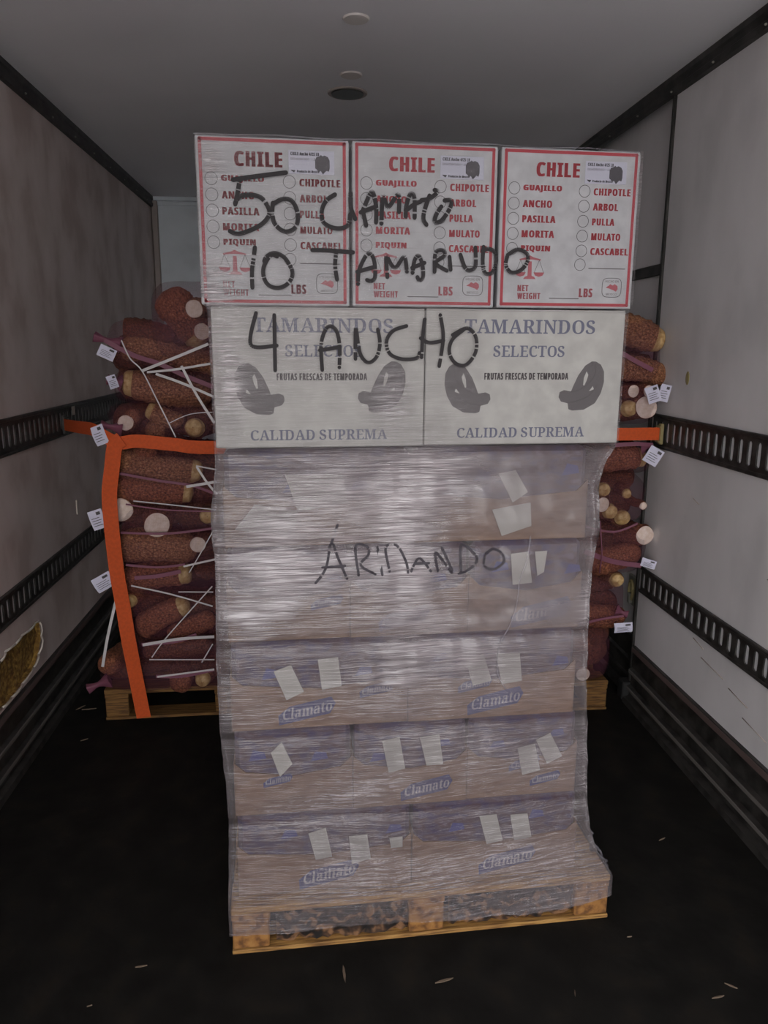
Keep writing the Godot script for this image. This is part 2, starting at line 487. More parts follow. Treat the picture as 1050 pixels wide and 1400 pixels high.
func build_truck() -> void:
	struct("floor", box(Vector3(X_LEFT - 0.1, -0.12, Z_BACK - 0.1), Vector3(X_RIGHT_REAR + 0.1, 0, Z_DOOR), 0.002), M.floor, "black scuffed truck floor under both pallet loads")
	struct("ceiling", box(Vector3(X_LEFT - 0.1, ROOF, Z_BACK - 0.1), Vector3(X_RIGHT_REAR + 0.1, ROOF + 0.1, Z_DOOR), 0.002), M.ceiling, "grey smooth ceiling of the truck body")
	struct("wall_back", box(Vector3(X_LEFT - 0.1, 0, Z_BACK - 0.1), Vector3(X_RIGHT_REAR + 0.1, ROOF, Z_BACK), 0.002), M.wall_back, "pale bluish grey front bulkhead behind the cassava heaps")
	# left wall with the torn place low down near the doors
	var wall := CSGCombiner3D.new()
	wall.name = "wall_left"
	add_child(wall)
	wall.set_meta("kind", "structure")
	tag(wall, "dim brownish grey left wall liner with a torn patch", "wall")
	var slab := CSGBox3D.new()
	slab.name = "liner"
	slab.size = Vector3(0.1, ROOF, Z_DOOR - Z_BACK)
	slab.position = Vector3(X_LEFT - 0.05, ROOF / 2, (Z_DOOR + Z_BACK) / 2)
	slab.material = M.wall_left
	wall.add_child(slab)
	var rim := pairs([2480, 464, 2698, 452, 2745, 470, 2839, 462, 2900, 472, 2975, 462, 3040, 470, 3096, 458, 3105, 391, 3055, 331, 2995, 300, 2868, 288, 2757, 283, 2669, 286, 2475, 297])
	var cut := CSGPolygon3D.new()
	cut.name = "tear"
	cut.operation = CSGShape3D.OPERATION_SUBTRACTION
	cut.polygon = PackedVector2Array(rim)
	cut.depth = 0.03
	cut.transform = Transform3D(Basis(Vector3.UP, PI / 2), Vector3(X_LEFT + 0.006, 0, 0))   # polygon x runs towards -z
	cut.material = M.foam
	wall.add_child(cut)
	var st := start()
	st.set_smooth_group(0)
	for i in 22:
		for j in 8:
			var q := []
			for e in [[0, 0], [1, 0], [1, 1], [0, 1]]:
				var zz: float = -2.44 - (i + e[0]) * 0.032
				var yy: float = 0.27 + (j + e[1]) * 0.028
				q.append(Vector3(X_LEFT - 0.019 + 0.012 * noise.get_noise_2d(zz * 400, yy * 500), yy, zz))
			quad(st, q[0], q[1], q[2], q[3], Vector3.RIGHT)
	var foam := obj("foam", done(st), M.foam, wall)
	foam.set_meta("label", "exposed yellow foam in the torn patch")
	st = start()
	for i in rim.size() - 1:   # curled torn lips
		var a := Vector3(X_LEFT, rim[i].y, -rim[i].x)
		var b := Vector3(X_LEFT, rim[i + 1].y, -rim[i + 1].x)
		var c := Vector3(X_LEFT, 0.375, -2.8)
		var la := 0.010 + 0.010 * rng.randf()
		var pa := a + (c - a).normalized() * -0.004 + Vector3(la * 0.6, 0.004, 0)
		var pb := b + (c - b).normalized() * -0.004 + Vector3(la * 0.5, 0.002, 0)
		add_tube(st, [a + Vector3(0.001, 0, 0), pa.lerp(pb, 0.3), pa.lerp(pb, 0.7), b + Vector3(0.001, 0, 0)], 0.0045, 5)
	var lips := obj("torn_edge", done(st), M.torn, wall)
	lips.set_meta("label", "whitish torn liner edge")
	st = start()
	add_box(st, Vector3(X_LEFT, 0.78, -3.705), Vector3(X_LEFT + 0.006, 0.85, -3.690), 0.002)
	obj("vertical_nick", done(st), M.torn, wall)
	# right wall: the near liner stands proud of the far one, with a seam between
	var near := struct("wall_right", box(Vector3(X_RIGHT, 0, Z_SEAM), Vector3(X_RIGHT + 0.14, ROOF, Z_DOOR), 0.002), M.wall_right, "grey right wall liner nearest the doors with scuffs")
	var far := struct("wall_right_rear", box(Vector3(X_RIGHT_REAR, 0, Z_BACK), Vector3(X_RIGHT_REAR + 0.1, ROOF, Z_SEAM), 0.002), M.wall_right, "grey right wall liner beyond the vertical seam")
	far.name = "wall_right_rear"
	obj("seam_strip", box(Vector3(X_RIGHT - 0.008, 0.03, Z_SEAM - 0.022), Vector3(X_RIGHT + 0.03, ROOF, Z_SEAM - 0.002), 0.003), M.dark_trim, near)
	obj("rubber_foot", box(Vector3(X_RIGHT - 0.045, 0.001, Z_SEAM - 0.05), Vector3(X_RIGHT + 0.02, 0.09, Z_SEAM + 0.012), 0.006), M.rubber, near)
	var plug := SphereMesh.new()
	plug.radius = 0.5
	plug.height = 1.0
	plug.radial_segments = 20
	plug.rings = 10
	var o := obj("plug", plug, M.brass, near)
	o.transform = Transform3D(Basis.from_scale(Vector3(0.008, 0.052, 0.030)), Vector3(X_RIGHT, 1.461, -2.847))
	o.set_meta("label", "oval brass coloured wall plug")
	st = start()
	for s in [[1.02, -2.72, 0.05], [1.30, -2.30, 0.03], [0.45, -2.55, 0.16], [0.42, -2.35, 0.12], [0.50, -2.62, 0.08], [0.36, -2.25, 0.14], [0.86, -2.2, 0.05]]:   # shallow gouges
		var p := Vector3(X_RIGHT, s[0], s[1])
		add_tube(st, [p, p + Vector3(0.0015, -0.008, s[2] * 0.5), p + Vector3(0, -0.014, s[2])], 0.0035, 5, 0.5)
	obj("gouges", done(st), M.scuff, near)
	# rails, kick plates and cornice strips
	rail(1, 1.170, 1.307, false, Z_DOOR - 0.02, Z_SEAM + 0.02, "upper slotted lashing rail on the right wall")
	rail(2, 0.527, 0.641, false, Z_DOOR - 0.02, Z_SEAM + 0.02, "lower slotted lashing rail on the right wall")
	rail(3, 1.170, 1.307, true, Z_DOOR - 0.02, Z_BACK + 0.02, "upper slotted lashing rail on the left wall")
	for e in [[1.275, -3.70, 0.045], [1.205, -2.66, 0.022]]:
		obj("paint_mark", box(Vector3(-e[1] + Z_DOOR - 0.02 - e[2] / 2, e[0] - 0.02, 0.0205), Vector3(-e[1] + Z_DOOR - 0.02 + e[2] / 2, e[0] + 0.02, 0.022), 0.0005), M.torn, get_node("trim_3"))
	rail(4, 0.560, 0.680, true, Z_DOOR - 0.02, Z_BACK + 0.02, "lower slotted lashing rail on the left wall")
	struct("trim_5", box(Vector3(X_RIGHT_REAR - 0.014, 1.872, Z_BACK + 0.01), Vector3(X_RIGHT_REAR, 1.918, Z_SEAM - 0.03), 0.004), M.dark_trim, "narrow dark rail high on the right wall beyond the seam")
	var corn := struct("trim_6", extrude_along_z(pairs([1410, 2532, 1410, 2607, 1392, 2607, 1390, 2585, 1397, 2578, 1397, 2562, 1390, 2556, 1392, 2536]), Z_BACK + 0.01, Z_DOOR - 0.01), M.dark_trim, "dark ribbed strip along the right ceiling edge")
	var corn_left := struct("trim_7", extrude_along_z(pairs([-1153, 2532, -1153, 2607, -1135, 2607, -1133, 2585, -1140, 2578, -1140, 2562, -1133, 2556, -1135, 2536]), Z_BACK + 0.01, Z_DOOR - 0.01), M.dark_trim, "dark ribbed strip along the left ceiling edge")
	for k in 14:
		var rivet := SphereMesh.new()
		rivet.radius = 0.006
		rivet.height = 0.008
		rivet.radial_segments = 10
		rivet.rings = 5
		obj("rivet", rivet, M.steel, corn).position = Vector3(1.390, 2.546, -0.9 - k * 0.32)
		obj("rivet", rivet, M.steel, corn_left).position = Vector3(-1.133, 2.546, -1.5 - k * 0.32)
	struct("baseboard_right", extrude_along_z(scuff_outline(X_RIGHT, 1.0), Z_SEAM + 0.012, Z_DOOR - 0.01), M.dark_trim, "dark ribbed kick plate along the foot of the right wall")
	struct("baseboard_right_rear", extrude_along_z(scuff_outline(X_RIGHT_REAR, 1.0), Z_BACK + 0.01, Z_SEAM - 0.05), M.dark_trim, "dark ribbed kick plate beyond the right wall seam")
	struct("baseboard_left", extrude_along_z(scuff_outline(X_LEFT, -1.0), Z_BACK + 0.01, Z_DOOR - 0.01), M.dark_trim, "dark ribbed kick plate along the foot of the left wall")
	for e in [["baseboard_right", X_RIGHT, 1.0, Z_SEAM + 0.014], ["baseboard_left", X_LEFT, -1.0, Z_BACK + 0.02]]:
		for q in [[0.240, 0.264, 13, 17], [0.141, 0.157, 21, 25], [0.059, 0.075, 25, 29]]:
			var xa: float = e[1] - e[2] * q[2] * 0.001
			var xb: float = e[1] - e[2] * q[3] * 0.001
			obj("rub_strip", box(Vector3(minf(xa, xb), q[0], e[3]), Vector3(maxf(xa, xb), q[1], Z_DOOR - 0.02), 0.002), M.rub_strip_top if q[0] > 0.2 else M.rub_strip, get_node(e[0]))
	# bulkhead: corner post, top strips, screws
	struct("trim_8", box(Vector3(X_LEFT + 0.004, 0.0, Z_BACK), Vector3(X_LEFT + 0.046, ROOF - 0.03, Z_BACK + 0.03), 0.006), M.patch, "pale corner post where left wall meets the bulkhead")
	st = start()
	add_box(st, Vector3(X_LEFT, ROOF - 0.028, Z_BACK), Vector3(X_RIGHT_REAR, ROOF, Z_BACK + 0.02), 0.003)
	add_box(st, Vector3(X_LEFT, ROOF - 0.058, Z_BACK), Vector3(X_RIGHT_REAR, ROOF - 0.034, Z_BACK + 0.012), 0.003)
	struct("trim_9", done(st), M.wall_back, "double strip across the top of the bulkhead")
	# fittings of the ceiling
	var lamp := thing("dome_light", "dark round recessed dome light in the ceiling above the stack", "light", Transform3D(Basis.IDENTITY, Vector3(0.145, ROOF, -3.487)))
	var ring := TorusMesh.new()
	ring.inner_radius = 0.066
	ring.outer_radius = 0.084
	ring.rings = 40
	ring.ring_segments = 10
	obj("bezel", ring, M.patch, lamp).scale = Vector3(1, 0.6, 1)
	var lens := CylinderMesh.new()
	lens.top_radius = 0.07
	lens.bottom_radius = 0.066
	lens.height = 0.008
	lens.radial_segments = 40
	obj("lens", lens, M.lens, lamp).position.y = -0.004
	var cap := CylinderMesh.new()
	cap.top_radius = 0.044
	cap.bottom_radius = 0.040
	cap.height = 0.005
	cap.radial_segments = 28
	tag(obj("ceiling_cap", cap, M.cap_pale), "pale round ceiling cap just in front of the dark dome light", "cap").position = Vector3(0.150, ROOF - 0.0025, -3.267)
	tag(obj("ceiling_cap", cap, M.cap_pale), "pale round ceiling cap at the top edge nearest the doors", "cap").position = Vector3(0.143, ROOF - 0.0025, -2.744)
	# outside the open doors: the yard, and an unseen wall added to block light
	struct("ground", box(Vector3(-30, -1.3, Z_DOOR + 0.05), Vector3(30, -1.2, 40), 0.01), M.yard, "concrete yard outside the open truck doors")
	struct("wall_added_shade", box(Vector3(5.2, -1.2, 1.6), Vector3(5.6, 6.0, 18.0), 0.01), M.added_wall, "unseen wall added outside to shade the left liner")


# ---------------------------------------------------------------- pallets
func pallet(label: String, width: float, depth: float, where: Transform3D, fresh: bool) -> Node3D:   # base frame: x 0..width, z 0..-depth, y up
	var o := thing("wooden_pallet", label, "pallet", where, "")
	var m: Material = M.wood if fresh else M.wood_old
	var n := 6
	var bw := 0.105
	for k in n:
		var z := -k * (depth - bw) / (n - 1)
		obj("deck_board", box(Vector3(0.002 * (k % 2), 0.117, z - bw), Vector3(width - 0.003 * (k % 3), 0.138, z), 0.003), m, o)
	for x in [0.0, (width - 0.10) / 2, width - 0.10]:
		obj("stringer_board", box(Vector3(x, 0.096, -depth + 0.004), Vector3(x + 0.10, 0.1165, -0.004), 0.003), M.wood_end if fresh else M.wood_old, o)
		for z in [0.0, -(depth - 0.14) / 2, -(depth - 0.14)]:
			obj("block", box(Vector3(x + 0.002, 0.0125, z - 0.14), Vector3(x + 0.098, 0.0955, z - 0.003), 0.004), M.wood_end if fresh else M.wood_old, o)
	for z in [0.0, -(depth - 0.10) / 2, -(depth - 0.10)]:
		obj("bottom_board", box(Vector3(0, 0.0, z - 0.10), Vector3(width, 0.012, z), 0.002), m, o)
	return o


# ---------------------------------------------------------------- cartons
func ring_outline(c: Vector2, r: float, n := 28) -> Array:
	var p := []
	for k in n + 1:
		p.append(c + Vector2.from_angle(TAU * k / n) * r)
	return p

func flat(z: float) -> Callable:
	return func(p: Vector2) -> Vector3: return Vector3(p.x, p.y, z)

func chile_prints(W: float, H: float) -> Dictionary:
	var red := start()
	var pale := start()
	var grey := start()
	var dark := start()
	var z := 0.0006
	var at := flat(z)
	var P := func(fx: float, fy: float) -> Vector2: return Vector2(fx * W, (1.0 - fy) * H)
	var t := 0.0034
	for e in [[0.033, 0.022, 0.967, 0.022], [0.033, 0.975, 0.967, 0.975], [0.033, 0.022, 0.033, 0.975], [0.967, 0.022, 0.967, 0.975]]:
		var a: Vector2 = P.call(e[0], e[1])
		var b: Vector2 = P.call(e[2], e[3])
		var d := (b - a).normalized() * t
		add_stroke(red, [a - d * 0.2, b + d * 0.2], t * 2, at, 1.0)
	add_text(red, "CHILE", bold, P.call(0.255, 0.172), P.call(0.555, 0.085), z)
	var rows_l := ["GUAJILLO", "ANCHO", "PASILLA", "MORITA", "PIQUIN"]
	var rows_r := ["CHIPOTLE", "ARBOL", "PULLA", "MULATO", "CASCABEL"]
	var wide := {"GUAJILLO": 0.27, "ANCHO": 0.205, "PASILLA": 0.235, "MORITA": 0.23, "PIQUIN": 0.205, "CHIPOTLE": 0.265, "ARBOL": 0.18, "PULLA": 0.16, "MULATO": 0.21, "CASCABEL": 0.275}
	for k in 5:
		var fy := 0.247 + k * 0.0935
		add_text(red, rows_l[k], bold, P.call(0.165, fy + 0.022), P.call(0.165 + wide[rows_l[k]], fy - 0.022), z)
		add_text(red, rows_r[k], bold, P.call(0.672, fy + 0.030), P.call(0.672 + wide[rows_r[k]], fy - 0.014), z)
		add_stroke(grey, ring_outline(P.call(0.098, fy), 0.0130), 0.0012, at, 1.0)
		add_stroke(grey, ring_outline(P.call(0.603, fy + 0.006), 0.0130), 0.0012, at, 1.0)
	add_stroke(grey, ring_outline(P.call(0.598, 0.715), 0.0130), 0.0012, at, 1.0)
	add_stroke(grey, [P.call(0.665, 0.738), P.call(0.935, 0.738)], 0.0018, at)
	add_text(pale, "NET", bold, P.call(0.150, 0.892), P.call(0.225, 0.852), z)
	add_text(pale, "WEIGHT", bold, P.call(0.150, 0.942), P.call(0.315, 0.902), z)
	add_stroke(grey, [P.call(0.385, 0.935), P.call(0.60, 0.935)], 0.0018, at)
	add_text(pale, "LBS", bold, P.call(0.605, 0.925), P.call(0.70, 0.868), z)
	# balance scale
	var S := func(x: float, y: float) -> Vector2: return Vector2(0.232 * W, 0.19 * H) + Vector2(x, y) * 0.001
	var base := []
	for p in [[-15, -1], [15, -1], [11, 4], [5, 6], [4, 38], [-4, 38], [-5, 6], [-11, 4]]:
		base.append(S.call(p[0], p[1]))
	add_poly(pale, base, at)
	var beam := []
	for p in [[-25, 43], [-8, 47], [0, 51], [8, 47], [25, 43], [25, 40], [6, 42], [-6, 42], [-25, 40]]:
		beam.append(S.call(p[0], p[1]))
	add_poly(pale, beam, at)
	for s in [-1, 1]:
		for q in [-11, 11]:
			add_stroke(grey, [S.call(s * 22, 41), S.call(s * 22 + q, 14)], 0.0009, at)
		var pan := [S.call(s * 22 - 13, 14), S.call(s * 22 + 13, 14)]
		for p in [[9, 7], [0, 4], [-9, 7]]:
			pan.append(S.call(s * 22 + p[0], p[1]))
		add_poly(pale, pan, at)
	# origin badge
	var c: Vector2 = P.call(0.845, 0.86)
	var outline := []
	for k in 33:
		var a := TAU * k / 32
		outline.append(c + Vector2(signf(cos(a)) * pow(absf(cos(a)), 0.5) * 0.0235, signf(sin(a)) * pow(absf(sin(a)), 0.5) * 0.0215))
	add_stroke(grey, outline, 0.0013, at, 1.0)
	var bird := []
	for p in [[-15, 0], [-8, 4], [-4, 8], [2, 5], [7, 8], [14, 4], [15, -3], [11, -9], [5, -6], [-1, -4], [-6, -2]]:
		bird.append(c + Vector2(p[0], p[1]) * 0.001)
	add_poly(pale, bird, at)
	add_text(grey, "HECHO EN", regular, c + Vector2(-0.016, 0.0115), c + Vector2(0.016, 0.0165), z)
	add_text(grey, "MEXICO", regular, c + Vector2(-0.013, -0.0175), c + Vector2(0.013, -0.0125), z)
	# the stuck-on sticker: two lines, a pepper, and the country of origin
	var sz := 0.0016
	add_text(dark, "CHILE Ancho 4/25 LB", bold, P.call(0.615, 0.098), P.call(0.80, 0.078), sz)
	add_text(grey, "DESHIDRATADO 1 LB", regular, P.call(0.615, 0.125), P.call(0.775, 0.112), sz)
	add_text(dark, "Producto de Mexico", bold, P.call(0.655, 0.197), P.call(0.80, 0.182), sz)
	var dot := []
	for p in [[0.612, 0.182], [0.645, 0.184], [0.635, 0.198], [0.620, 0.190]]:
		dot.append(P.call(p[0], p[1]))
	add_poly(dark, dot, flat(sz))
	var pepper := []
	for p in [[-16, 10], [-13, 16], [-6, 18], [-3, 21], [0, 18], [5, 20], [12, 17], [16, 10], [16, -6], [14, -13], [9, -11], [6, -14], [1, -19], [-4, -12], [-9, -15], [-12, -10], [-16, -7]]:
		pepper.append(P.call(0.822, 0.150) + Vector2(p[0], p[1]) * 0.00098)
	add_poly(dark, pepper, flat(sz))
	var st := start()
	add_box(st, Vector3(0.60 * W, (1 - 0.205) * H, -0.001), Vector3(0.90 * W, (1 - 0.068) * H, 0.001), 0.0003)
	return {"red": done(red), "pale": done(pale), "grey": done(grey), "dark": done(dark), "sticker": done(st)}

func carton_body(W: float, H: float, D: float, gap := 0.0006) -> ArrayMesh:   # closed carton with its lid flaps meeting on top
	var st := start()
	add_box(st, Vector3(gap, 0.0005, -D), Vector3(W - gap, H - 0.003, 0), 0.0022)
	add_box(st, Vector3(gap + 0.001, H - 0.004, -D / 2 + 0.001), Vector3(W - gap - 0.001, H - 0.0005, -0.002), 0.001)
	add_box(st, Vector3(gap + 0.001, H - 0.004, -D + 0.002), Vector3(W - gap - 0.001, H - 0.0005, -D / 2 - 0.001), 0.001)
	return done(st)

func on_load(u: float, y: float, z: float, turn := 0.0) -> Transform3D:
	return LOAD * Transform3D(Basis(Vector3.UP, turn), Vector3(u, y, z))

func chile_carton(label: String, where: Transform3D, W: float, H: float, prints: Dictionary, body: Mesh) -> void:
	var o := thing("chile_carton", label, "box", where, "red printed chile cartons on the top row")
	obj("carton", body, M.chile_carton, o)
	obj("red_print", prints.red, M.red_ink, o)
	obj("emblem_print", prints.pale, M.pale_red_ink, o)
	obj("line_print", prints.grey, M.grey_ink, o)
	var s := obj("sticker", prints.sticker, M.sticker, o)
	s.set_meta("label", "pale lilac sticker with a black pepper")
	obj("sticker_print", prints.dark, M.dark_ink, s)

func pod_art(mid: Vector2, mirror: float) -> Array:   # two folded pods, their gaps and the lines between them
	var body := start()
	var gap := start()
	var line := start()
	var k := 0.000534
	var Q := func(n: Array) -> Array:
		var out := []
		for v in pairs(n, 1.0):
			out.append(mid + Vector2((v.x - 760.0) * mirror, 390.0 - v.y) * k)
		return out
	add_poly(body, Q.call([795, 278, 815, 279, 838, 292, 855, 322, 858, 370, 846, 420, 820, 465, 770, 493, 715, 497, 697, 490, 692, 464, 660, 456, 648, 436, 652, 414, 672, 405, 705, 411, 715, 385, 735, 340, 765, 297]), flat(0.0006))
	add_poly(gap, Q.call([773, 322, 782, 338, 776, 362, 765, 386, 760, 382, 762, 350]), flat(0.0009))
	add_poly(gap, Q.call([789, 410, 806, 388, 813, 402]), flat(0.0009))
	for n in [[705, 412, 740, 405, 780, 380, 812, 340, 812, 290], [697, 462, 740, 452, 790, 430, 828, 380], [800, 285, 795, 300]]:
		add_stroke(line, smooth_path(Q.call(n), 5), k * 4.5, flat(0.0009))
	return [done(body), done(gap), done(line)]

func tamarind_carton(label: String, where: Transform3D, W: float, H: float, body: Mesh) -> void:
	var o := thing("tamarind_carton", label, "box", where, "tamarind cartons on the second row")
	obj("carton", body, M.tamarind_carton, o)
	for e in [["TAMARINDOS", 0.19, 0.825, 0.845, 0.925], ["SELECTOS", 0.335, 0.655, 0.695, 0.738], ["CALIDAD SUPREMA", 0.165, 0.055, 0.82, 0.130], ["FRUTAS FRESCAS DE TEMPORADA", 0.295, 0.488, 0.72, 0.538]]:
		var st := start()
		var small: bool = e[0].begins_with("FRUTAS")
		add_text(st, e[0], bold if small else serif, Vector2(e[1] * W, e[2] * H), Vector2(e[3] * W, e[4] * H), 0.0006)
		obj("lettering", done(st), M.grey_ink if small else M.blue_grey_ink, o)
	for s in [-1.0, 1.0]:
		var art := pod_art(Vector2((0.80 if s > 0 else 0.205) * W, (0.435 if s > 0 else 0.42) * H), s)
		var p := obj("pod_picture", art[0], M.pod_ink, o)
		obj("pod_print_gap", art[1], M.pod_gap, p)  # unprinted gaps in the pods, coloured like the carton
		obj("pod_lines", art[2], M.grey_ink, p)

func logo(parent: Node3D, c: Vector2, w: float, z: float, sharp: bool) -> void:   # slanted white script on a blue banner
	var st := start()
	var tilt := Transform3D(Basis(Vector3.BACK, 0.16), Vector3(c.x, c.y, 0))
	var h := w * 0.30
	var p := []
	for q in [[-0.56, -0.62], [0.42, -0.50], [0.56, 0.10], [0.50, 0.62], [-0.30, 0.50], [-0.54, 0.05]]:
		var v: Vector3 = tilt * Vector3(q[0] * w, q[1] * h, 0)
		p.append(Vector2(v.x, v.y))
	add_poly(st, p, flat(z))
	var b := obj("logo_banner", done(st), M.logo_blue, parent)
	st = start()
	add_text(st, "Clamato", serif, Vector2(-0.48 * w, -0.33 * h), Vector2(0.46 * w, 0.42 * h), z + 0.0005, tilt, 0.25)
	obj("logo_lettering", done(st), M.logo_white, b)

func drink_case(label: String, where: Transform3D, W: float, D: float, logo_at: float, logo_w: float) -> Node3D:
	var o := thing("drink_case", label, "box", where, "wrapped drink cases in five layers")
	var H := 0.236
	obj("printed_upper", box(Vector3(0.004, 0.012, -D + 0.004), Vector3(W - 0.004, H, -0.004), 0.012), M.bottle_print, o)
	var st := start()   # open kraft tray, higher at its corners
	var t := 0.0035
	for e in [[0.0, 0.0, W, t], [0.0, -D, W, t]]:
		var zz: float = e[1] - (t if e[1] == 0.0 else 0.0)
		add_prism(st, pairs([1, 0, W * 1000 - 1, 0, W * 1000 - 1, 150, W * 1000 - 30, 122, W * 500, 104, 30, 122, 1, 150]), zz, zz + t)
	add_box(st, Vector3(0, 0, -D), Vector3(t, 0.15, 0), 0.001)
	add_box(st, Vector3(W - t, 0, -D), Vector3(W, 0.15, 0), 0.001)
	add_box(st, Vector3(0.001, 0, -D), Vector3(W - 0.001, t, 0), 0.001)
	obj("kraft_tray", done(st), M.kraft, o)
	for k in 2:
		st = start()
		var c := Vector2(W * rng.randf_range(0.12 + 0.5 * k, 0.36 + 0.5 * k), rng.randf_range(0.128, 0.165))
		add_poly(st, [c, c + Vector2(0.045, 0.006), c + Vector2(0.040, 0.024), c + Vector2(0.012, 0.020 + 0.012 * rng.randf())], flat(-0.0036))
		obj("blue_print", done(st), M.blue_print, o)
	if logo_w > 0.0:
		logo(o, Vector2(logo_at, 0.046), logo_w, 0.0007, true)
	return o

func paper_card(parent: Node3D, n: Array, front: float) -> void:   # four corners in the frame of the load
	var p := pairs(n)
	var st := start()
	var inv := parent.transform.affine_inverse() * LOAD
	add_prism(st, p, front, front + 0.0012, inv)
	var card := obj("paper_label", done(st), M.label_paper, parent)
	card.set_meta("label", "white paper label")


# ---------------------------------------------------------------- stretch film and the writing on it
func curve(t: Array, y: float) -> float:   # piecewise linear through [y, value] pairs, highest y first
	if y >= t[0][0]:
		return t[0][1]
	for i in t.size() - 1:
		if y >= t[i + 1][0]:
			return remap(y, t[i + 1][0], t[i][0], t[i + 1][1], t[i][1])
	return t[-1][1]

const FILM_LEFT := [[2.03, -0.009], [1.675, -0.008], [1.655, 0.004], [1.345, 0.006], [1.30, 0.006], [1.18, -0.010], [1.08, -0.004], [0.84, -0.010], [0.62, -0.010], [0.50, 0.0], [0.36, 0.002], [0.14, -0.006], [0.0, -0.006]]
const FILM_RIGHT := [[2.03, 0.992], [1.675, 0.992], [1.655, 0.982], [1.345, 0.980], [1.30, 0.952], [1.24, 0.935], [1.13, 0.946], [1.02, 0.934], [0.85, 0.934], [0.72, 0.938], [0.57, 0.950], [0.38, 0.962], [0.28, 0.975], [0.2, 1.005], [0.14, 1.046], [0.0, 1.047]]
const FILM_FRONT := [[2.03, -0.005], [1.68, -0.005], [1.655, -0.008], [1.35, -0.008], [1.335, -0.012], [1.27, -0.030], [1.14, -0.030], [1.095, -0.036], [1.07, -0.022], [0.88, -0.022], [0.852, -0.032], [0.83, -0.022], [0.64, -0.022], [0.612, -0.031], [0.59, -0.022], [0.40, -0.022], [0.372, -0.031], [0.35, -0.021], [0.24, -0.018], [0.155, 0.003], [0.138, 0.006], [0.0, 0.007]]

func film_z(u: float, y: float) -> float:
	var z := curve(FILM_FRONT, y)
	var loose := smoothstep(1.34, 1.28, y) * smoothstep(0.14, 0.24, y)
	z += loose * (0.006 + 0.006 * noise.get_noise_2d(u * 420.0, y * 900.0) + 0.005 * noise.get_noise_2d(u * 150.0 + 900.0, y * 260.0) + 0.0035 * noise.get_noise_2d(u * 800.0 + 300.0, y * 150.0))
	z += (1.0 - loose) * 0.0012 * noise.get_noise_2d(u * 300.0, y * 700.0)
	return z

func on_film(p: Vector2) -> Vector3:
	return Vector3(p.x, p.y, film_z(p.x, p.y) + 0.0022)

